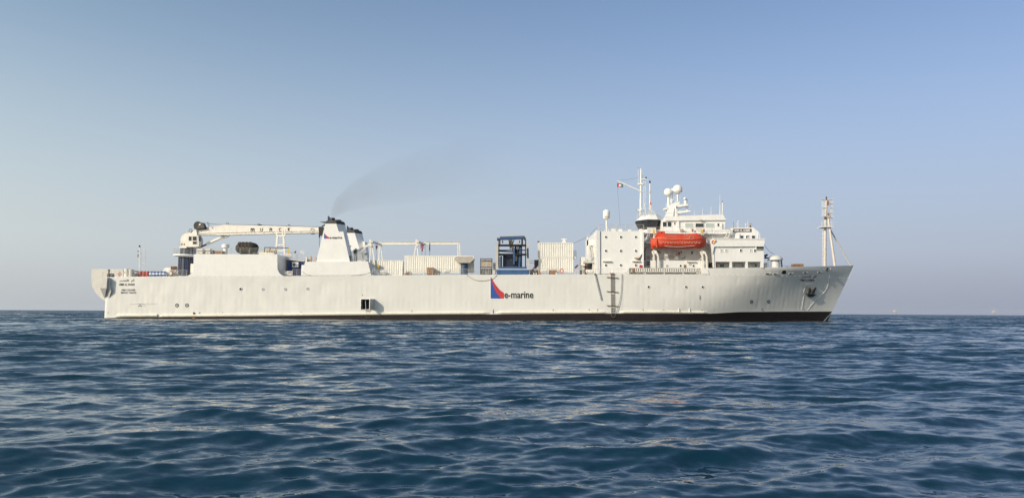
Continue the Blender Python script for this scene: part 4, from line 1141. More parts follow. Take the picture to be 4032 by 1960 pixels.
B().lathe(W(3264,855,CL-.3), [(.1,-.25),(.26,-.2),(.26,.2),(.1,.25)], 12, 'y').build('lantern', 'tan', fm)
B().lathe(W(3250,858,CL-.3), [(.1,-.2),(.2,-.15),(.2,.2),(.1,.25)], 12, 'y').build('lantern', 'steel', fm)
B().lathe(W(3254,788,CL), [(.12,0),(.14,.25),(.08,.3),(.14,.34),(.14,.55),(.04,.66)], 10).build('masthead_lantern', 'steel', fm)
rg = B()
for a, b in (((3236,870),(3246,870)),((3236,880),(3246,880)),((3236,870),(3236,892)),((3246,868),(3246,892)),((3272,874),(3285,873)),((3272,884),(3282,882)),((3272,872),(3272,892))): rg.bar(W(*a,CL-.8), W(*b,CL-.8), .05, .05)
rg.build('platform_rail', 'gear', fm)
for x in (3238, 3243): B().tube([W(x,1050,CL), W(x+2,895,CL)], .03, 5).build('ladder_rail', 'gear', fm)
for k in range(9): B().bar(W(3236,905+k*16,CL), W(3245,905+k*16,CL), .06, .06).build('rung', 'gear', fm)
# rope slung along the side, stays
B().tube([Vector(HW(*q)) + Vector((0,-.05,0)) for q in spline([(1839,1082),(1850,1091),(1868,1101),(1885,1105),(1907,1105),(1929,1101),(1945,1095),(1956,1083)], 4)], .028, 5).build('slung_rope', 'rope', ship)
B().tube([Vector(HW(*q)) + Vector((0,-.06,0)) for q in spline([(1190,1068),(1205,1079),(1225,1084)], 4)], .02, 5).build('slung_rope', 'rope', ship)
B().tube([Vector(HW(*q)) + Vector((0,-.06,0)) for q in spline([(1380,1084),(1420,1082),(1450,1075),(1475,1070),(1495,1071)], 4)], .02, 5).build('slung_rope', 'rope', ship)
for P, Y in (([(2258,958),(2285,946),(2316,930)], 3), ([(2324,922),(2338,908),(2352,896)], 3.4), ([(2430,711),(2480,706),(2516,698)], 8), ([(2430,720),(2434,780),(2442,890)], 8), ([(2085,1026),(2104,1027)], 3), ([(2085,1034),(2104,1037)], 3)):
    B().tube([W(x, y, Y) for x, y in spline(P, 4)], .03 if Y < 5 else .018, 5).build('stay_wire', 'rope', ship)

# ------------------------------------------------------------------ things standing on the ship
# ---- deck crane
cx = W(737, 1080, CL)
cr_ = empty('deck_crane', cx, 'cream knuckle-less deck crane with long lettered jib on a navy pedestal', 'crane')
cr_['label'] = 'cream deck crane with long lettered jib on a navy pedestal abaft the deckhouse'
ztop = W(737, 1012, CL).z
B().lathe(cx, [(1.5,-.2),(1.5,ztop-cx.z),(1.55,ztop-cx.z+.02),(1.9,ztop-cx.z+.3)], 32).build('pedestal', 'navy', cr_, True)
for t in range(-3, 4):
    a = -math.pi/2 + t*.42
    B().bar(cx + Vector((1.52*math.cos(a), 1.52*math.sin(a), -.1)), cx + Vector((1.52*math.cos(a), 1.52*math.sin(a), ztop-cx.z)), .12, .12).build('stiffener', 'black' if t % 2 else 'navy', cr_)
pz = W(737, 1006, CL).z
B().lathe(Vector((cx.x, CL, pz)), [(1.4,-.35),(2.5,-.1),(2.5,.12),(1.4,.12)], 32).build('platform', 'white', cr_)
rl = B()
for k in range(26):
    a0, a1 = 2*math.pi*k/26, 2*math.pi*(k+1)/26
    p, q = Vector((cx.x+2.42*math.cos(a0), CL+2.42*math.sin(a0), pz+.1)), Vector((cx.x+2.42*math.cos(a1), CL+2.42*math.sin(a1), pz+.1))
    for h in (.35,.7,1.05): rl.tube([p+Vector((0,0,h)), q+Vector((0,0,h))], .03, 5)
    if k % 2 == 0: rl.tube([p, p+Vector((0,0,1.05))], .03, 5)
rl.build('railing', 'rail', cr_)
B().lathe(Vector((cx.x, CL, pz)), [(1.35,.1),(1.35,1.25),(1.5,1.3),(1.5,1.5)], 28).build('slewing_ring', 'navy', cr_, True)
B().ppoly([(711,970),(710,940),(716,928),(725,921),(735,917),(772,903),(776,924),(784,940),(784,968),(770,975),(722,975)], CL-.9, CL+.9).build('crane_house', 'cream', cr_)
cab = B().ppoly([(731,921),(757,921),(781,928),(783,968),(776,971),(731,972)], CL-2.0, CL-.92).build('cab', 'cream', cr_)
for a in ((743,931,755,947),(759,931,775,947),(759,951,775,961)): window(*a, CL-2.02, cab, 'glass', .04, 'cream')
p = W(783.5,932,CL-2); q = W(783.5,948,CL-2)
B().box(p.x-.05, p.x+.06, CL-1.9, CL-1.0, q.z, p.z).build('pane', 'glass', cab)
railing([(706,972),(731,972)], CL-1.6, 1.0, cr_, .7)
B().pbox(706,970,733,976,CL-1.7,CL-.4).build('step', 'cream', cr_)
for x in (715,725): B().lathe(W(x,966,CL-1.5), [(.14,0),(.17,.2),(.1,.4)], 10).build('work_light', 'tan', cr_)
wd = B().lathe(W(787,890,CL), [(.3,-1.0),(.75,-1.0),(.75,-.9),(.5,-.85),(.5,.85),(.75,.9),(.75,1.0),(.3,1.0)], 20, 'y').build('hoist_winch', 'black', cr_, True)
B().pbox(774,893,812,902,CL-.8,CL+.8).build('winch_bed', 'steel', cr_)
B().ppoly([(777,900),(778,886),(787,876),(797,877),(803,886),(806,897)], CL-1.12, CL-1.02).build('winch_cheek', 'steel', cr_)
B().lathe(W(787,884,CL-1.13), [(.03,-.06),(.16,-.06),(.16,.02)], 12, 'y').build('hub', 'cream', cr_)
B().pbox(764,880,775,902,CL-.9,CL-.2).build('hydraulic_motor', 'tan', cr_)
fr_ = B()
for a, b in (((764,881),(770,899)),((770,879),(764,899)),((815,875),(822,893)),((822,877),(824,893)),((814,874),(824,878))): fr_.bar(W(*a,CL-1), W(*b,CL-1), .05, .05)
fr_.build('winch_guard', 'steel', cr_)
B().torus(W(750,908,CL-.95), .28, .05, 'y').build('hose_loop', 'black', cr_)
B().tube([W(737,918,CL-.9), W(737,902,CL-.9)], .05, 6).build('aerial', 'gear', cr_)
jib = B().ppoly([(772,904),(880,884.5),(1040,888.5),(1256,895),(1256,915.5),(1100,918.5),(885,924),(776,923)], CL-.55, CL+.55).build('jib', 'cream', cr_)
B().ppoly([(776,917),(1000,911),(1256,907),(1256,909),(1000,913),(776,919.5)], CL-.70, CL-.55).build('stiffener', 'cream', jib)
B().ppoly([(774,921.5),(885,922),(1100,916.5),(1256,913.5),(1256,916.2),(1100,919.2),(885,925),(774,924.5)], CL-.72, CL+.72).build('bottom_flange', 'cream', jib)
for x in range(820, 1250, 36): B().pbox(x, 908+(1250-x)*.012, x+1.6, 917, CL-.68, CL-.55).build('gusset', 'cream', jib)
for s, x0_, x1_, y0, y1 in (('m',987,1002,898.5,912),('U',1025,1034.5,898,911.5),('n',1061,1071.5,897.5,911),('C',1097.5,1107.5,897,910.5),('K',1133,1143.5,896.5,909.5)):
    lettering(s, x0_, y0, x1_, y1, CL-.56, jib, 'text', .03)
for x, y in ((893,884),(1015,888),(1135,891)):
    lp = B().bar(W(x,y,CL-.4), W(x,y-7,CL-.4), .07, .07).bar(W(x+7,y,CL-.4), W(x+7,y-6,CL-.4), .07, .07).bar(W(x,y-7,CL-.4), W(x+7,y-6,CL-.4), .07, .07)
    lp.build('rope_guide', 'steel', jib)
B().ppoly([(1016,888),(1020,882),(1028,884),(1030,889)], CL-.3, CL+.3).build('sheave', 'black', jib)
B().tube([W(797,878,CL), W(860,884,CL), W(900,884,CL), W(1040,886.5,CL), W(1256,893.5,CL)], .035, 5).build('hoist_rope', 'steel', jib)
hdm = B().ppoly([(1254,894),(1262,892),(1271,894),(1274,904),(1273,918),(1268,929),(1262,927),(1255,916)], CL-.6, CL+.6).build('jib_head', 'black', jib)
B().ppoly([(1265,890),(1280,881),(1281,886),(1268,894)], CL-.4, CL-.2).build('lug', 'steel', jib)
B().tube([W(1257,918,CL), W(1258,980,CL)], .04, 6).build('hoist_rope', 'steel', jib)
B().lathe(W(1258,930,CL), [(.08,-.3),(.16,-.1),(.16,.3),(.08,.5)], 8).build('hook_block', 'steel', jib)
B().torus(W(1229,905,CL-.65), .3, .04, 'y').build('hose_loop', 'tan', jib)
B().pbox(1224,917,1235,921,CL-.4,CL+.4).build('work_light', 'tan', jib)
B().ppoly([(878,923),(914,921),(892,934),(884,936),(880,932)], CL-.25, CL+.25).build('ram_lug', 'cream', jib)
B().tube([W(783,976,CL), W(818,960,CL)], .16, 10).build('ram_rod', 'steel', cr_, True)
B().tube([W(813,962,CL), W(879,932,CL)], .26, 12).build('luffing_ram', 'gear', cr_, True)
B().lathe(W(879,932,CL), [(.1,-.3),(.3,-.3),(.3,.3),(.1,.3)], 12, 'y').build('ram_eye', 'grey', cr_)

# ---- shipping containers with corrugated sides
def container(px0, py0, px1, py1, Y, depth, m, label, group=None, pitch=.37, amp=.085):
    a, b = W(px0, py1, Y), W(px1, py0, Y)
    c = empty('shipping_container', ((a.x+b.x)/2, Y+depth/2, a.z), label, 'container', group)
    e = .14
    n = int((b.x-a.x-2*e)/pitch)
    prof = []
    for k in range(n):
        x = a.x + e + (b.x-a.x-2*e)*k/n; w = (b.x-a.x-2*e)/n
        prof += [(x, 0), (x+w*.56, 0), (x+w*.62, amp), (x+w*.92, amp)]
    prof.append((b.x-e, 0))
    z0, z1 = a.z+e, b.z-e*.8
    vs_ = [(x, Y+.03+y, z) for x, y in prof for z in (z0, z1)]
    side = B().add(vs_, [(2*i, 2*i+2, 2*i+3, 2*i+1) for i in range(len(prof)-1)])
    side.build('corrugated_side', m, c)
    B().box(a.x+e*.4, b.x-e*.4, Y+.16, Y+depth, z0-.02, z1+.02).build('body', m, c)
    for z in (a.z, b.z-e*.8): B().box(a.x+.002, b.x-.002, Y, Y+.17, z, z+e*.8).build('rail', m, c)
    for x in (a.x, b.x-e): B().box(x, x+e, Y-.004, Y+.18, a.z+e*.8, b.z-e*.8).build('corner_post', m, c)
    return c
container(1452,1025,1585,1082,3.4,2.44,'cont','low white corrugated container beside the funnel house')
container(1592,1007.5,1866,1073,2.6,2.44,'cont','long white corrugated container under the gantry')
g2 = 'white containers stacked two high'
container(2120,1013.5,2257,1073,2.2,2.44,'cont','rust-streaked white container at the bottom of the stack of two', g2)
t2 = container(2118,955.5,2257,1012.5,2.2,2.44,'cont','rust-streaked white container on top of the stack of two', g2)
bc = container(1133,1026,1196,1082,5.2,2.44,'contblue','dark blue container with an air conditioner between the aft houses')
acu = B().pbox(1150,1032,1174,1052,4.7,5.2).build('air_conditioner', 'dome', bc)
B().torus(W(1158,1042,4.69), .28, .05, 'y').build('fan_guard', 'lgrey', bc)
B().lathe(W(1158,1042,4.7), [(.26,.02),(.26,-.02)], 16, 'y').build('fan', 'steel', bc)
container(1093,1010,1132,1081,6.0,2.44,'lgrey','white container coloured grey for the shade behind the aft deckhouse')  # shade on a white side put into the light grey colour
B().pbox(2122,1018,2129,1032,2.1,2.2).build('junction_box', 'lgrey', t2)
B().pbox(2117,949,2124,955.5,2.4,3).build('floodlight', 'steel', t2)
rdr = B().pbox(2217,942,2225,955,2.9,3.4).build('antenna_mount', 'dome', t2)
B().pbox(2209,940,2231,943,3.0,3.2).build('scanner_bar', 'dome', t2)
B().pbox(2213,950,2228,955.4,2.8,3.6).build('mount_base', 'gear', t2)
for x in (2260, 2268): B().tube([W(x,1020,2.6), W(x,986,2.6)], .04, 6).build('ladder_post', 'steel', t2)
B().pbox(2257.5,1012,2268,1018,2.4,3.4).build('landing', 'gear', t2)
for y in (987, 995, 1003): B().bar(W(2259,y,2.6), W(2269,y,2.6), .04, .05).build('rung', 'steel', t2)
# trestles under the long container
for k, x in enumerate((1618, 1651)):
    t_ = B().pbox(x, 1071.5, x+31 if k == 0 else x+18, 1074.5, 1.2, 1.8).build('deck_trestle', 'gear')
    tag(t_, ('longer' if k == 0 else 'shorter') + ' low white trestle on deck in front of the long container', 'trestle', 'low white trestles')
    for q in (x+1, (x+30 if k == 0 else x+17)): B().pbox(q-1.2, 1074.5, q+1.2, 1082, 1.3, 1.7).build('leg', 'gear', t_)
# ---- blue cable machine
Yc = .55
cm = empty('cable_machine', W(2019,1081,2.5), 'tall blue and black cable machine frame at the deck edge above the sail logo', 'cable machine')
B().ppoly([(1953,1062),(2086,1062),(2083,1080.5),(1957,1080.5)], Yc, 5.2).build('base', 'blue', cm)
for x in (1964, 2016, 2075): B().pbox(x, 1062.5, x+3, 1080, Yc-.08, Yc).build('base_rib', 'blue', cm)
for Y in (Yc, 4.6):
    B().ppoly([(1953,959),(1961.5,959),(1962,1062),(1952,1062)], Y, Y+.5).build('side_plate', 'lgrey', cm)
    B().ppoly([(2072,958),(2081,958),(2083,1062),(2076,1062)], Y, Y+.5).build('side_plate', 'lgrey', cm)
    B().ppoly([(2073.5,978),(2081.4,976),(2082.4,1017),(2075,1016)], Y-.02, Y+.4).build('blue_patch', 'navy', cm)
    for x in (1962, 2052, 2067): B().pbox(x, 940, x+4.5, 1052, Y+.5, Y+.8).build('post', 'black', cm)
    B().tube([W(1960,966,Y+.4), W(2073,966,Y+.4)], .19, 10).build('roller', 'black', cm, True)
    B().tube([W(1960,1002,Y+.4), W(2073,1002,Y+.4)], .19, 10).build('roller', 'black', cm, True)
    B().tube([W(1962,985,Y+.6), W(2070,985,Y+.6)], .09, 8).build('cross_bar', 'black', cm)
B().tube([W(1966,941,Yc+.6), W(2062,937.5,Yc+.6)], .20, 10).build('top_beam', 'blue', cm, True)
B().tube([W(1968,936,Yc+1.4), W(2064,933,Yc+1.4)], .20, 10).build('top_beam', 'steel', cm, True)
for x, y in ((1960,940),(2062,933),(2066,938)): B().pbox(x-3, y-4, x+4, y+6, Yc+.3, Yc+1.2).build('bearing', 'steel', cm)
for x in (1967, 2056): B().pbox(x, 941, x+3.5, 962, Yc+.5, Yc+.8).build('hanger', 'black', cm)
B().ppoly([(2002,944),(2006,944),(2012,975),(2008,985)], Yc+1.5, Yc+1.7).build('strut', 'steel', cm)
B().ppoly([(2022,944),(2026,944),(2019,962),(2016,962)], Yc+1.5, Yc+1.7).build('strut', 'steel', cm)
B().tube([W(2012,945,Yc+2), W(2015,965,Yc+2), W(2022,985,Yc+2), W(2030,1024,Yc+2)], .24, 10).build('cable_hose', 'tan', cm, True)
B().pbox(1980,1005,2030,1052,Yc+1.2,4.2).build('drum_housing', 'inky', cm)
B().ppoly([(2008,1020),(2012,1012),(2017,1021),(2016,1026),(2007,1023)], Yc+1.16, Yc+1.2).build('access_plate', 'steel', cm)
B().pbox(2020,973,2027,1040,Yc+.2,Yc+1.0).build('tensioner', 'blue', cm)
B().pbox(2027,968,2053,1051,Yc+.9,Yc+1.8).build('tensioner', 'inky', cm)
B().ppoly([(2044,968),(2053,968),(2048,1050),(2041,1050)], Yc+.6,Yc+.95).build('tensioner_arm', 'blue', cm)
B().pbox(2027,1004,2035,1028,Yc+.5,Yc+.9).build('access_plate', 'tan', cm)
for x, y in ((2039,958),(2033,967),(2043,968),(2038,976)): B().torus(W(x,y,Yc+.5), .15, .05, 'y').build('hose_coupling', 'lgrey', cm)
B().tube([W(2038,980,Yc+.5), W(2038,1010,Yc+.6), W(2034,1050,Yc+.6)], .05, 6).build('hose', 'steel', cm)
B().pbox(1963,1050,2074,1056,Yc+.05,Yc+.6).build('deck_beam', 'blue', cm)
B().pbox(1970,1008,1977,1050,Yc+.7,Yc+1.2).build('control_cabinet', 'blue', cm)
for y in (1012,1020,1027,1035,1043): B().pbox(1962,y,1970,y+3.5,Yc+.7,Yc+1.1).build('valve_block', 'steel', cm)
for x, y in ((1979,953),(2046,952)): B().lathe(W(x,y,Yc+.9), [(.03,-.2),(.12,0),(.12,.08),(.02,.3)], 8).build('sheave_hook', 'steel', cm)
B().bar(W(1962,988,Yc+.7), W(2022,992,Yc+.9), .12, .22).build('hydraulic_ram', 'blue', cm)
# ---- steel rack beside it
rk = empty('steel_rack', W(1915,1080,2), 'black steel rack with two tan panels beside the blue cable machine', 'rack')
for x in (1892, 1937):
    for Y in (.9, 3): B().pbox(x-1.5, 1017, x+1.5, 1080, Y, Y+.15).build('post', 'black', rk)
for y in (1017.5, 1025, 1050): B().pbox(1891, y, 1939, y+2.5, .88, 1.0).build('rail', 'black', rk)
for x in (1895, 1917): B().pbox(x, 1029, x+20, 1050, 1.0, 1.1).build('panel', 'tan', rk)
B().pbox(1896,1021,1934,1027,1.6,2.4).build('pipe_stack', 'lgrey', rk)
B().pbox(1906,1023,1912,1027,1.4,1.6).build('red_valve', 'hoist', rk)
B().pbox(1893,1056,1936,1079,1.5,2.6).build('pump_unit', 'steel', rk)
for k in range(6): B().bar(W(1897+k*6.5,1056,1.3), W(1900+k*6,1079,1.3), .07, .07).build('hose', 'lgrey' if k % 2 else 'rail', rk)
wb_ = tag(B().pbox(1941,1034,1952,1079,1.5,3).build('cable_crate', 'canvas'), 'narrow pale crate between the steel rack and the blue machine', 'crate')
B().pbox(1941,1044,1952,1046,1.44,1.5).build('batten', 'tan', wb_); B().pbox(1941,1057,1952,1059,1.44,1.5).build('batten', 'tan', wb_)

# ---- drums on the quarter
def drum(px, m, label, group, band=None):
    c = W(px, 1088, 1.4); r = .29; h = .86
    d = empty('oil_drum', c, label, 'drum', group)
    B().lathe(c, [(r*.97,0),(r,.02),(r,h*.32),(r*1.04,h*.335),(r,h*.35),(r,h*.65),(r*1.04,h*.665),(r,h*.68),(r,h-.02),(r*.97,h),(r*.9,h-.02)], 18).build('shell', m, d, True)
    if band: B().lathe(c, [(r*1.012,h*.36),(r*1.012,h*.64)], 18).build('band', band, d, True)
    B().lathe(c + Vector((.15,-.1,h-.02)), [(.04,0),(.04,.025),(.01,.03)], 8).build('bung', 'steel', d)
for k, w in enumerate(('first', 'second', 'third')): drum(553 + k*13.6, 'red', f'{w} red drum from the stern mast on the quarterdeck', 'red drums on the quarterdeck')
for k, w in enumerate(('first', 'second', 'third', 'fourth', 'fifth')): drum(594 + k*13.0, 'drumblue', f'{w} blue and white drum counted from the red ones', 'blue drums on the quarterdeck', 'wtext')
# ---- mooring winch on the quarter
w_ = empty('mooring_winch', W(670,1088,3), 'white round winch with a rusty rack beside the blue drums', 'winch')
B().lathe(W(661,1068,2.2), [(.1,-.5),(.62,-.5),(.62,-.42),(.3,-.4),(.3,.4),(.62,.42),(.62,.5),(.1,.5)], 22, 'y').build('drum', 'dome', w_, True)
B().pbox(672,1048,687,1060,2.0,3.2).build('rack', 'rusty', w_)
B().pbox(656,1074,690,1088,2.2,3.6).build('bed', 'tan', w_)
for x in (674, 680, 685): B().bar(W(x,1050,1.9), W(x-1,1085,1.9), .07, .1).build('frame_bar', 'rusty', w_)
B().lathe(W(672,1076,1.9), [(.05,-.2),(.3,-.2),(.3,.2)], 14, 'y').build('gear_cover', 'canvas', w_)
B().bar(W(690,1075,2), W(699,1060,2), .08, .1).build('brake_lever', 'steel', w_)
# ---- stores on the aft house roof
for k, (x0_, x1_) in enumerate(((781,808), (814,838))):
    o = empty('stores_bundle', W((x0_+x1_)/2,1001,1.5), ('larger' if k == 0 else 'smaller') + ' white wrapped bundle on the aft deckhouse roof', 'bundle', 'white bundles')
    for y0, y1 in ((980,989.5), (990,1000.8)):
        a, b = W(x0_, y1, 1.2), W(x1_-6, y0, 1.2); h = b.z-a.z
        rings = [[(x, 1.0+.35*c_, a.z+h/2+h/2*s_) for c_, s_ in ((1,.6),(.6,1),(-.6,1),(-1,.6),(-1,-.6),(-.6,-1),(.6,-1),(1,-.6))] for x in np.linspace(a.x, b.x, 4)]
        B().loft(rings).build('wrapped_pack', 'canvas', o, True)
    B().pbox(x1_-5, 984, x1_, 1000.8, 1.1, 1.9).build('carton', 'tan', o)
cb = tag(B().pbox(840,987.5,876,1000.6,1.2,2.4).build('timber_crate', 'wood'), 'long brown timber crate by the ventilator on the aft deckhouse roof', 'crate')
for y in (991, 996): B().pbox(839.5,y,876.5,y+1.3,1.15,1.2).build('plank', 'rusty', cb)
pt = tag(B().ppoly([(1019,1000.5),(1023,991),(1080,996),(1080,1000.5)], 1.5, 3).build('canvas_sheet', 'canvas'), 'crumpled pale canvas by the railing next to the big fender', 'canvas')
yf = empty('yellow_rack', W(1060,1000,4), 'yellow steel frame stacked beside the crane boom rest', 'rack')
for a, b in (((1042,974),(1136,976)),((1042,984),(1085,986)),((1042,974),(1042,1000)),((1064,974),(1062,1000)),((1086,975),(1088,1000)),((1136,976),(1136,1000)),((1020,992),(1085,996)),((1042,990),(1086,990))):
    B().bar(W(*a,4), W(*b,4), .10, .14).build('bar', 'yellow' if a[1] > 975 else 'steel', yf)
for x, y in ((1052,992),(1068,993),(1078,988)): B().lathe(W(x,1000,3.6), [(.2,0),(.22,.5),(.1,.55)], 10).build('keg', 'tan', yf)
# ---- pneumatic fender in its tyre net
fc = W(973.5, 977.5, 5); k_ = (D+5)/F; rr = 23*k_; hl = 45.5*k_
fe = empty('pneumatic_fender', W(973.5,1000,5), 'huge black fender netted with worn tyres on the aft deckhouse roof', 'fender')
prof = [(.05,-hl),(rr*.35,-hl*.97),(rr*.68,-hl*.86),(rr*.9,-hl*.68),(rr,-hl*.42),(rr,hl*.42),(rr*.9,hl*.68),(rr*.68,hl*.86),(rr*.35,hl*.97),(.05,hl)]
B().lathe(fc, prof, 28, 'x').build('body', 'rubber', fe, True)
for i, px in enumerate((948, 962, 976, 990)):
    for j, an in enumerate((55, 22, -10)):
        off = 5 if j % 2 else 0
        t = R(an); c = Vector((W(px+off,977,5).x, 5 - rr*1.03*math.cos(t), fc.z + rr*1.03*math.sin(t)))
        o = B().torus((0,0,0), .27, .085, 'z', 16, 7)
        rot = Matrix.Rotation(math.pi/2 - t, 3, 'X')
        o.v = [tuple(rot @ Vector(v) + c) for v in o.v]
        if math.hypot((c.x-fc.x)/hl, 0) < .62: o.build('tyre', 'tyre' if (i+j) % 4 else 'rubber', fe, True)
ce = B()
for px in (955, 969, 983):
    ce.tube([Vector((W(px,977,5).x, 5-rr*1.06*math.cos(t), fc.z+rr*1.06*math.sin(t))) for t in np.linspace(-.8, 2.2, 14)], .05, 5)
ce.build('chain_net', 'tyre', fe)
for px in (948, 1000): B().pbox(px-4,993,px+4,1000.8,4,6).build('cradle', 'steel', fe)
# ---- crates and odds on the working deck
c1 = tag(B().pbox(1681,1055,1706,1081,1.2,2.6).build('rusty_bin', 'rusty'), 'rusty open bin in front of the long white container', 'bin')
B().pbox(1680,1053,1707,1056.5,1.1,2.7).build('rim', 'wood', c1); B().pbox(1684,1060,1690,1080,1.14,1.2).build('stave', 'wood', c1)
c2 = empty('net_heap', W(1720,1082,1.4), 'heap of brown netting at the deck edge beside the rusty bin', 'netting')
for i in range(7): B().torus(W(1712+i*3,1078-(i%3)*2,1.4+.1*(i%2)), .28, .07, 'xyz'[i%3], 12, 5).build('coil', 'rope', c2)
c3 = empty('rope_pile', W(1602,1082,1.2), 'tan rope pile below the end of the long white container', 'rope')
for i in range(6): B().torus(W(1598+i*3,1079-(i%2)*3,1.2), .3, .06, 'zxy'[i%3], 14, 5).build('coil', 'wood', c3)
def liferaft(px, py, L, label, m='dome'):
    c = W(px, py, .9); k = (D+1)/F; h = L/2*k
    o = empty('life_raft_canister', c - Vector((0,0,.4)), label, 'life raft', 'white life raft canisters')
    B().lathe(c, [(.1,-h),(.27,-h*.94),(.30,-h*.8),(.30,h*.8),(.27,h*.94),(.1,h)], 16, 'x').build('shell', m, o, True)
    for q in (-.6,-.2,.2,.6): B().lathe(c + Vector((q*h,0,0)), [(.315,-.03),(.33,0),(.315,.03)], 16, 'x').build('band', 'lgrey', o)
    B().box(c.x-h*.6, c.x+h*.6, c.y-.25, c.y+.25, c.z-.45, c.z-.28).build('cradle', 'rail', o)
liferaft(1511,1070,27,'white life raft canister on deck by the low container')
liferaft(1760,1068,25,'white life raft canister in front of the long container')
liferaft(2142,1067,28,'white life raft canister in front of the stacked containers')
liferaft(2321,1068,30,'white life raft canister beside the accommodation block')
def life_ring(px, py, r_, Y, label):
    c = W(px, py, Y); r = r_*(D+Y)/F
    o = empty('life_ring', c - Vector((0,0,r)), label, 'life ring', 'orange life rings')
    B().torus(c, r*.78, r*.22, 'y').build('buoy', 'ring', o, True)
    for k in range(4):
        a = math.pi/4 + k*math.pi/2
        B().torus(c + Vector((r*.78*math.cos(a),0,r*.78*math.sin(a))), r*.24, r*.04, 'x' if k % 2 else 'z', 10, 5).build('band', 'wtext', o)
life_ring(2211,1066,9,.05,'orange life ring on the rail in front of the stacked containers')
life_ring(471,1079,7,.6,'orange life ring on the quarterdeck rail at the stern')
life_ring(2553,1014,6.5,3.5,'orange life ring in the shaded stairwell beside the lifeboat')
life_ring(2808,953,7,.22,'orange life ring on the wing bulwark beside a yellow light')
rl_ = tag(B().pbox(1466+21,1042,1493,1053,2.8,3.3).build('yellow_box', 'yellow'), 'small yellow box fixed beside the low container', 'box')
# maroon davit and small machines by the stacked containers
md = empty('maroon_davit', W(2100,1080,2.5), 'maroon folded davit arm abaft the stacked containers', 'davit')
B().bar(W(2088,1078,2.4), W(2114,1044,2.4), .4, .45).build('arm', 'maroon', md)
B().bar(W(2098,1060,2.2), W(2116,1075,2.2), .2, .3).build('strut', 'steel', md)
B().pbox(2104,1023,2120,1046,2.9,3.6).build('head', 'steel', md)
B().pbox(2086,1062,2118,1080,2.6,3.4).build('base', 'maroon', md)
B().lathe(W(2107,1062,2.0), [(.1,-.3),(.26,-.2),(.26,.2),(.1,.3)], 12, 'x').build('winch', 'canvas', md)
for x0_, x1_, lab in ((2118,2131,'rusty low bin under the end of the container stack'), (2163,2194,'rusty low bin in the middle below the container stack')):
    o = tag(B().pbox(x0_,1064,x1_,1080,1.1,1.9).build('rusty_bin', 'rusty'), lab, 'bin')
    B().pbox(x0_-1,1062.5,x1_+1,1065,1.05,1.95).build('rim', 'wood', o)
for x, in ((2102,), (2111,), (2190,)):
    B().pbox(x-1.6,1072,x+1.6,1080,.4,.8).build('bollard', 'white', ship)
pc = empty('pump_cage', W(2285,1080,1.6), 'small grey pump cage between container stack and stair tower', 'cage')
for x in (2281, 2294, 2266): B().bar(W(x,1080,1.2), W(x,1044 if x > 2270 else 1060,1.2), .08, .1).build('post', 'rail', pc)
for y in (1044, 1053, 1062): B().bar(W(2281,y,1.2), W(2294,y,1.2), .06, .08).build('bar', 'rail', pc)
B().pbox(2282,1062,2294,1080,1.3,2.2).build('pump', 'steel', pc)
for k in range(3): B().bar(W(2266+k*5,1060,1.3), W(2262+k*6,1080,1.3), .06, .06).build('brace', 'gear', pc)
B().ppoly([(2262,1052),(2276,1040),(2277,1046),(2268,1056)], 2, 2.6).build('shield', 'maroon', pc)
bc_ = tag(B().pbox(3128,1040,3164,1056,7.5,9).build('deck_chest', 'rusty'), 'brown chest standing alone on the foredeck before the foremast', 'chest')
B().pbox(3127.5,1038.5,3164.5,1041,7.45,9.05).build('lid', 'wood', bc_)

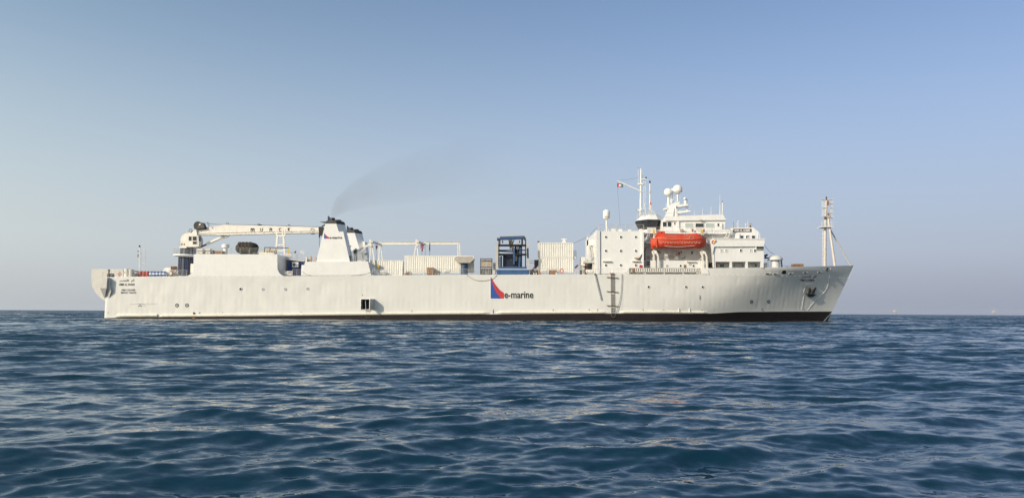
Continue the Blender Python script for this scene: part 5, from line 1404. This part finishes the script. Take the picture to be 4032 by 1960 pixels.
# ---- lifeboat
def lifeboat():
    L0, L1, Yc = W(2562,945,.9).x, W(2780,945,.9).x, .9
    root = empty('lifeboat', W(2670,981,Yc), 'bright orange enclosed lifeboat hanging in white davits', 'lifeboat')
    zk, zs = W(2670,980,Yc).z, W(2670,947,Yc).z
    def half(t):
        return 1.45 * max(.05, (1 - abs(2*t-1)**3.2))**.62
    N = 26; rings = []; crings = []; gun = []
    for i in range(N):
        t = i/(N-1); x = L0 + (L1-L0)*t; b = half(t)
        sheer = zs + .42*(2*t-1)**2*(1.1 if t > .5 else .75)
        keel = zk + (.10 if t < .1 else 0) + .55*max(0, (t-.86)/.14)**2 + .25*max(0, (.12-t)/.12)
        h = sheer - keel
        sec = [(0,0),(.45,.04),(.78,.22),(.94,.52),(1.0,.82),(1.02,1.0)]
        pts = [(x + (.0 if t < 1 else -.0), Yc - b*u, keel + h*v) for u, v in sec]
        rings.append(pts + [(p[0], 2*Yc - p[1], p[2]) for p in pts[::-1]])
        gun.append((x, Yc - b*1.03, sheer))
    B().loft(rings).build('hull', 'orange', root, True)
    for t0, t1 in ((.02,.98),):
        for i in range(N):
            t = i/(N-1)
            if not .025 < t < .955: continue
            x = L0 + (L1-L0)*t; b = half(t)
            sheer = zs + .42*(2*t-1)**2*(1.1 if t > .5 else .75)
            e = min(1, (t-.02)/.17, (.965-t)/.10) ; e = max(.12, e)**.8
            hc = (W(2670,924,Yc).z - zs) * e - .25*(2*t-1)**2
            hc = max(hc, .08)
            sec = [(1.0,0),(.96,.35),(.85,.66),(.55,.93),(.2,1.0)]
            pts = [(x, Yc - b*u, sheer + hc*v) for u, v in sec]
            crings.append(pts + [(p[0], 2*Yc - p[1], p[2]) for p in pts[::-1]])
    B().loft(crings).build('canopy', 'orange', root, True)
    B().tube(gun, .07, 6).build('fender_rail', 'orange2', root)
    a = W(2580,926,.9)
    tw = B().ppoly([(2582,931),(2589,913),(2592,910.5),(2618,910.5),(2620,926),(2620,931)], .35, 1.45).build('conning_tower', 'orange', root)
    B().lathe(W(2605,916,.34), [(.13,-.03),(.13,.05)], 14, 'y').build('pane', 'glass', tw)
    for x0_, x1_ in ((2622,2662), (2693,2734)):
        o = B(); c0 = W(x0_, 941, -.5); c1 = W(x1_, 929.5, -.5)
        y0, y1 = -.58, -.36
        o.add([(c0.x,y0,c0.z),(c1.x,y0,c0.z),(c1.x,y1,c1.z),(c0.x,y1,c1.z),(c0.x,y0+.3,c0.z),(c1.x,y0+.3,c0.z),(c1.x,y1+.3,c1.z),(c0.x,y1+.3,c1.z)], [(0,1,2,3),(7,6,5,4),(0,4,5,1),(1,5,6,2),(2,6,7,3),(3,7,4,0)])
        h = o.build('hatch', 'orange', root)
        B().tube([(c0.x,y0-.02,c0.z),(c1.x,y0-.02,c0.z),(c1.x,y1-.02,c1.z),(c0.x,y1-.02,c1.z),(c0.x,y0-.02,c0.z)], .035, 5).build('rim', 'tan', h)
    B().pbox(2716,930,2717.5,941,-.62,-.5).build('hatch_divider', 'tan', root)
    for k in range(12):
        x0_ = 2599 + k*13.5
        P = [W(x0_+q*9, 950.5 + 8*math.sin(math.pi*q), Yc-1.45+.03*math.sin(math.pi*q)) for q in np.linspace(0,1,7)]
        B().tube(P, .022, 5).build('grab_line', 'canvas', root)
    B().tube([W(x, y, Yc-1.36+.06*abs(x-2670)/60) for x, y in spline([(2617,966.5),(2624,969),(2650,971),(2690,971),(2725,968),(2737,966)],4)], .03, 5).build('bilge_rail', 'canvas', root)
    B().ppoly([(2563,967),(2572,968),(2575,978),(2568,981),(2564,978)], .75, 1.05).build('rudder', 'orange', root)
    B().pbox(2585,940,2587,975,-.25,-.1).build('strake', 'orange2', root)
    B().ppoly([(2765,925),(2773,931),(2781,935),(2779,938),(2766,936)], .5, 1.3).build('bow_fitting', 'steel', root)
    for x in (2640, 2664, 2690): B().tube([W(x,927,.9), W(x,921,.9)], .03, 5).build('roof_rail_post', 'dome', root)
    B().tube([W(2625,921.5,.7), W(2735,921.5,.7)], .03, 5).build('roof_rail', 'orange2', root)
    B().torus(W(2699,921,.9), .2, .05, 'y').build('hatch_ring', 'dome', root)
    B().ppoly([(2700,928),(2712,921),(2745,918),(2758,927)], .4, 1.4).build('canopy_hump', 'orange', root)
lifeboat()

# ---- stowed gangway
gw = empty('gangway', W(2606,1071,.5), 'long stowed aluminium gangway with many slats along the deck edge', 'gangway')
B().pbox(2478,1055,2737,1057,.15,.25).build('top_rail', 'lgrey', gw)
B().pbox(2478,1069.5,2737,1071.2,.15,.25).build('bottom_rail', 'lgrey', gw)
B().pbox(2498,1057,2737,1069.5,.75,.8).build('deck_plate', 'black', gw)
B().pbox(2478,1055.5,2498,1070.5,.26,.9).build('end_box', 'lgrey', gw)
B().pbox(2490,1057,2500,1071,.1,.2).build('hinge_box', 'rusty', gw)
s0 = None
for k in range(33):
    x = 2502 + k*7.15
    if s0 is None:
        s0 = B().pbox(x, 1057, x+3.4, 1069.5, .16, .6).build('slat', 'dome', gw); xs0 = W(x, 1060, .16).x
    else:
        d = s0.copy(); col.objects.link(d); d.parent = gw; d.location = (W(x,1060,.16).x - xs0, 0, 0); ORG[d.name] = ORG[gw.name]
gt = B()
for a, b in (((2740,1056),(2748,1078)),((2762,1056),(2755,1078)),((2740,1056),(2762,1056)),((2742,1066),(2760,1066)),((2742,1075),(2758,1078)),((2748,1058),(2754,1076))): gt.bar(W(*a,.25), W(*b,.25), .09, .1)
gt.build('turntable_frame', 'gear', gw)
B().lathe(W(2751,1064,.6), [(.1,-.2),(.42,-.2),(.42,.2),(.1,.2)], 14, 'y').build('turntable', 'canvas', gw)
# ---- pilot ladder
pl_ = empty('pilot_ladder', W(2411.5,1234,-.2), 'rope pilot ladder with wooden steps and three spreaders down the hull', 'ladder')
for x in (2406, 2417.5): B().tube([W(x,1077,-.10), W(x+1.5,1235,-.10)], .03, 5).build('side_rope', 'rope', pl_)
s0 = B().pbox(2404.5,1081,2418.5,1083.2,-.18,-.06).build('step', 'ladder', pl_); y0s = W(2411,1082,-.18)
ys = [1081+k*7.75 for k in range(1, 20)]
for y in ys:
    if min(abs(y-q) for q in (1092.5,1148.5,1203.5)) < 2.5: continue
    p = W(2411+(y-1082)*.012, y+1, -.18); d = s0.copy(); col.objects.link(d); d.parent = pl_; d.location = (p.x-y0s.x, 0, p.z-y0s.z); ORG[d.name] = ORG[pl_.name]
for y in (1092, 1148, 1203.5): B().bar(W(2389,y-1,-.12), W(2435,y+2.6,-.12), .06, .13).build('spreader', 'ladder', pl_)
B().pbox(2402,1075,2421,1078.5,-.15,.5).build('head_board', 'wood', pl_)
mr_ = tag(B().tube([W(x, y, -.14) for x, y in spline([(2449,1078),(2448.5,1110),(2446,1150),(2440,1185),(2433,1212),(2424,1238),(2417,1248),(2410,1246),(2406,1237)], 5)], .038, 6).build('man_rope', 'rope'), 'grey rope looping down the hull beside the pilot ladder', 'rope')
bm_ = tag(B().bar(W(2343,1079,-.12), W(2367.5,1180,-.12), .14, .20).build('swung_boom', 'grey'), 'long grey boom hanging slanted against the hull abaft the pilot ladder', 'boom')
B().lathe(W(2343,1079,-.12), [(.05,-.15),(.16,-.1),(.16,.1),(.05,.15)], 10, 'y').build('hinge', 'steel', bm_)
yl = tag(B().lathe(W(2816,948,.2), [(.05,-.2),(.14,-.15),(.14,.1),(.05,.2)], 10).build('marker_light', 'yellow'), 'small yellow marker light on the wing bulwark beside the life ring', 'light')
B().bar(W(2816,948,.2), W(2816,953,.3), .05, .05).build('bracket', 'steel', yl)
# ---- the flag at the gaff
fl = empty('flag', W(2429,740,8), 'small red, green, white and black flag flying from the gaff', 'flag')
fa, fb_ = W(2431,722,8), W(2454,739,8)
def cloth(u0, u1, v0, v1, m, name):
    n, q = 10, 4; vs_ = []; 
    for i in range(n+1):
        for j in range(q+1):
            u = u0+(u1-u0)*i/n; v = v0+(v1-v0)*j/q
            x = fa.x + (fb_.x-fa.x)*u; z = fa.z - (fa.z-fb_.z)*(v*(1-.45*u)+.22*u) 
            vs_.append((x, 8 + .12*math.sin(u*7+v), z + .05*math.sin(u*5)))
    B().add(vs_, [(i*(q+1)+j, (i+1)*(q+1)+j, (i+1)*(q+1)+j+1, i*(q+1)+j+1) for i in range(n) for j in range(q)]).build(name, m, fl, True)
cloth(0,.3,0,1,'logored','hoist_stripe'); cloth(.3,1,0,.333,'green','stripe'); cloth(.3,1,.333,.667,'wtext','stripe'); cloth(.3,1,.667,1,'black','stripe')

# ---- far platforms on the horizon
def platform(px, label):
    Y = 6200.0; s = (D+Y)/F
    base = W(px, 1231, Y); base.z = -3.0
    o = empty('offshore_platform', base, label, 'platform', 'far offshore platforms')
    x, y = base.x, base.y
    zt = 16.0
    for dx in (-11, 11):
        for dy in (-10, 10): B().tube([(x+dx*1.2, y+dy*1.2, -3), (x+dx, y+dy, zt)], 1.2, 6).build('leg', 'far', o)
    B().box(x-17, x+17, y-14, y+14, zt, zt+5).build('deck', 'far', o)
    B().box(x-15, x-3, y-10, y+10, zt+5.01, zt+17).build('quarters', 'rig', o)
    B().box(x+2, x+14, y-8, y+8, zt+5.01, zt+9).build('module', 'far', o)
    B().bar((x+14, y, zt+4), (x+30, y, zt+13), 1.2, 1.2).build('flare_boom', 'far', o)
    B().loft([[(x-5,y-3,zt+17),(x+1,y-3,zt+17),(x+1,y+3,zt+17),(x-5,y+3,zt+17)],[(x-2.6,y-.6,zt+36),(x-1.4,y-.6,zt+36),(x-1.4,y+.6,zt+36),(x-2.6,y+.6,zt+36)]]).build('derrick', 'far', o)
platform(3526, 'hazy offshore platform on the horizon nearer the bow')
platform(3915, 'hazy offshore platform on the horizon near the picture edge')

# ---- funnel smoke drifting forward
def smoke():
    m = bpy.data.materials.new('smoke_air'); m.use_nodes = True; nt = m.node_tree; nt.nodes.clear(); N, L = nt.nodes.new, nt.links.new
    o = N('ShaderNodeOutputMaterial'); v = N('ShaderNodeVolumePrincipled')
    v.inputs['Color'].default_value = (0.22, 0.17, 0.15, 1)
    g = N('ShaderNodeNewGeometry'); n = N('ShaderNodeTexNoise'); n.inputs['Scale'].default_value = .22; n.inputs['Detail'].default_value = 3
    L(g.outputs['Position'], n.inputs['Vector'])
    mr = N('ShaderNodeMapRange'); mr.inputs[1].default_value, mr.inputs[2].default_value = .22, .78; mr.inputs[3].default_value, mr.inputs[4].default_value = .006, .030
    L(n.outputs[0], mr.inputs[0])
    sx = N('ShaderNodeSeparateXYZ'); L(g.outputs['Position'], sx.inputs[0])
    x0_, x1_ = W(1310,860,3).x, W(2040,620,6).x
    fx = N('ShaderNodeMapRange'); fx.inputs[1].default_value, fx.inputs[2].default_value = x0_, x1_; fx.inputs[3].default_value, fx.inputs[4].default_value = 1, .0
    L(sx.outputs[0], fx.inputs[0])
    pw = N('ShaderNodeMath'); pw.operation = 'POWER'; pw.inputs[1].default_value = 1.1; L(fx.outputs[0], pw.inputs[0])
    mu = N('ShaderNodeMath'); mu.operation = 'MULTIPLY'; L(mr.outputs[0], mu.inputs[0])
    p2 = N('ShaderNodeMath'); p2.operation = 'POWER'; p2.inputs[1].default_value = 16; L(fx.outputs[0], p2.inputs[0])
    ma = N('ShaderNodeMath'); ma.operation = 'MULTIPLY_ADD'; ma.inputs[1].default_value = 5.0; L(p2.outputs[0], ma.inputs[0]); L(pw.outputs[0], ma.inputs[2])
    L(ma.outputs[0], mu.inputs[1])
    L(mu.outputs[0], v.inputs['Density']); L(v.outputs[0], o.inputs['Volume'])
    path = [(1309,858,.40),(1318,838,.85),(1350,803,1.7),(1425,762,2.8),(1540,725,3.9),(1700,685,4.7),(1880,650,5.2),(2080,615,5.4)]
    cs = [W(x, y, 2.3 + i*.5) for i, (x, y, r) in enumerate(path)]
    rings = []
    for i, (x, y, r) in enumerate(path):
        t = (cs[min(i+1, len(cs)-1)] - cs[max(0, i-1)]).normalized()
        u = Vector((0, 1, 0)); w_s = t.cross(u).normalized()
        rings.append([cs[i] + (u*math.cos(a) + w_s*math.sin(a))*r for a in np.linspace(0, 2*math.pi, 16, endpoint=False)])
    ob = MB().loft(rings).build('smoke', m, None, True)
    tag(ob, 'thin grey-brown smoke drifting forward from the near funnel', 'smoke', kind='stuff')
smoke()
# ---- haze over the sea
def haze():
    m = bpy.data.materials.new('haze_air'); m.use_nodes = True; nt = m.node_tree; nt.nodes.clear()
    o = nt.nodes.new('ShaderNodeOutputMaterial'); v = nt.nodes.new('ShaderNodeVolumePrincipled')
    v.inputs['Color'].default_value = (0.86, 0.90, 0.96, 1); v.inputs['Density'].default_value = 0.00003; v.inputs['Anisotropy'].default_value = .2
    nt.links.new(v.outputs[0], o.inputs['Volume'])
    ob = MB().box(-9800, 9800, -9900, 9700, -9, 62).build('haze', m, None)
    tag(ob, None, None, kind='stuff'); ob['label'] = 'thin pale haze over the open sea'
haze()
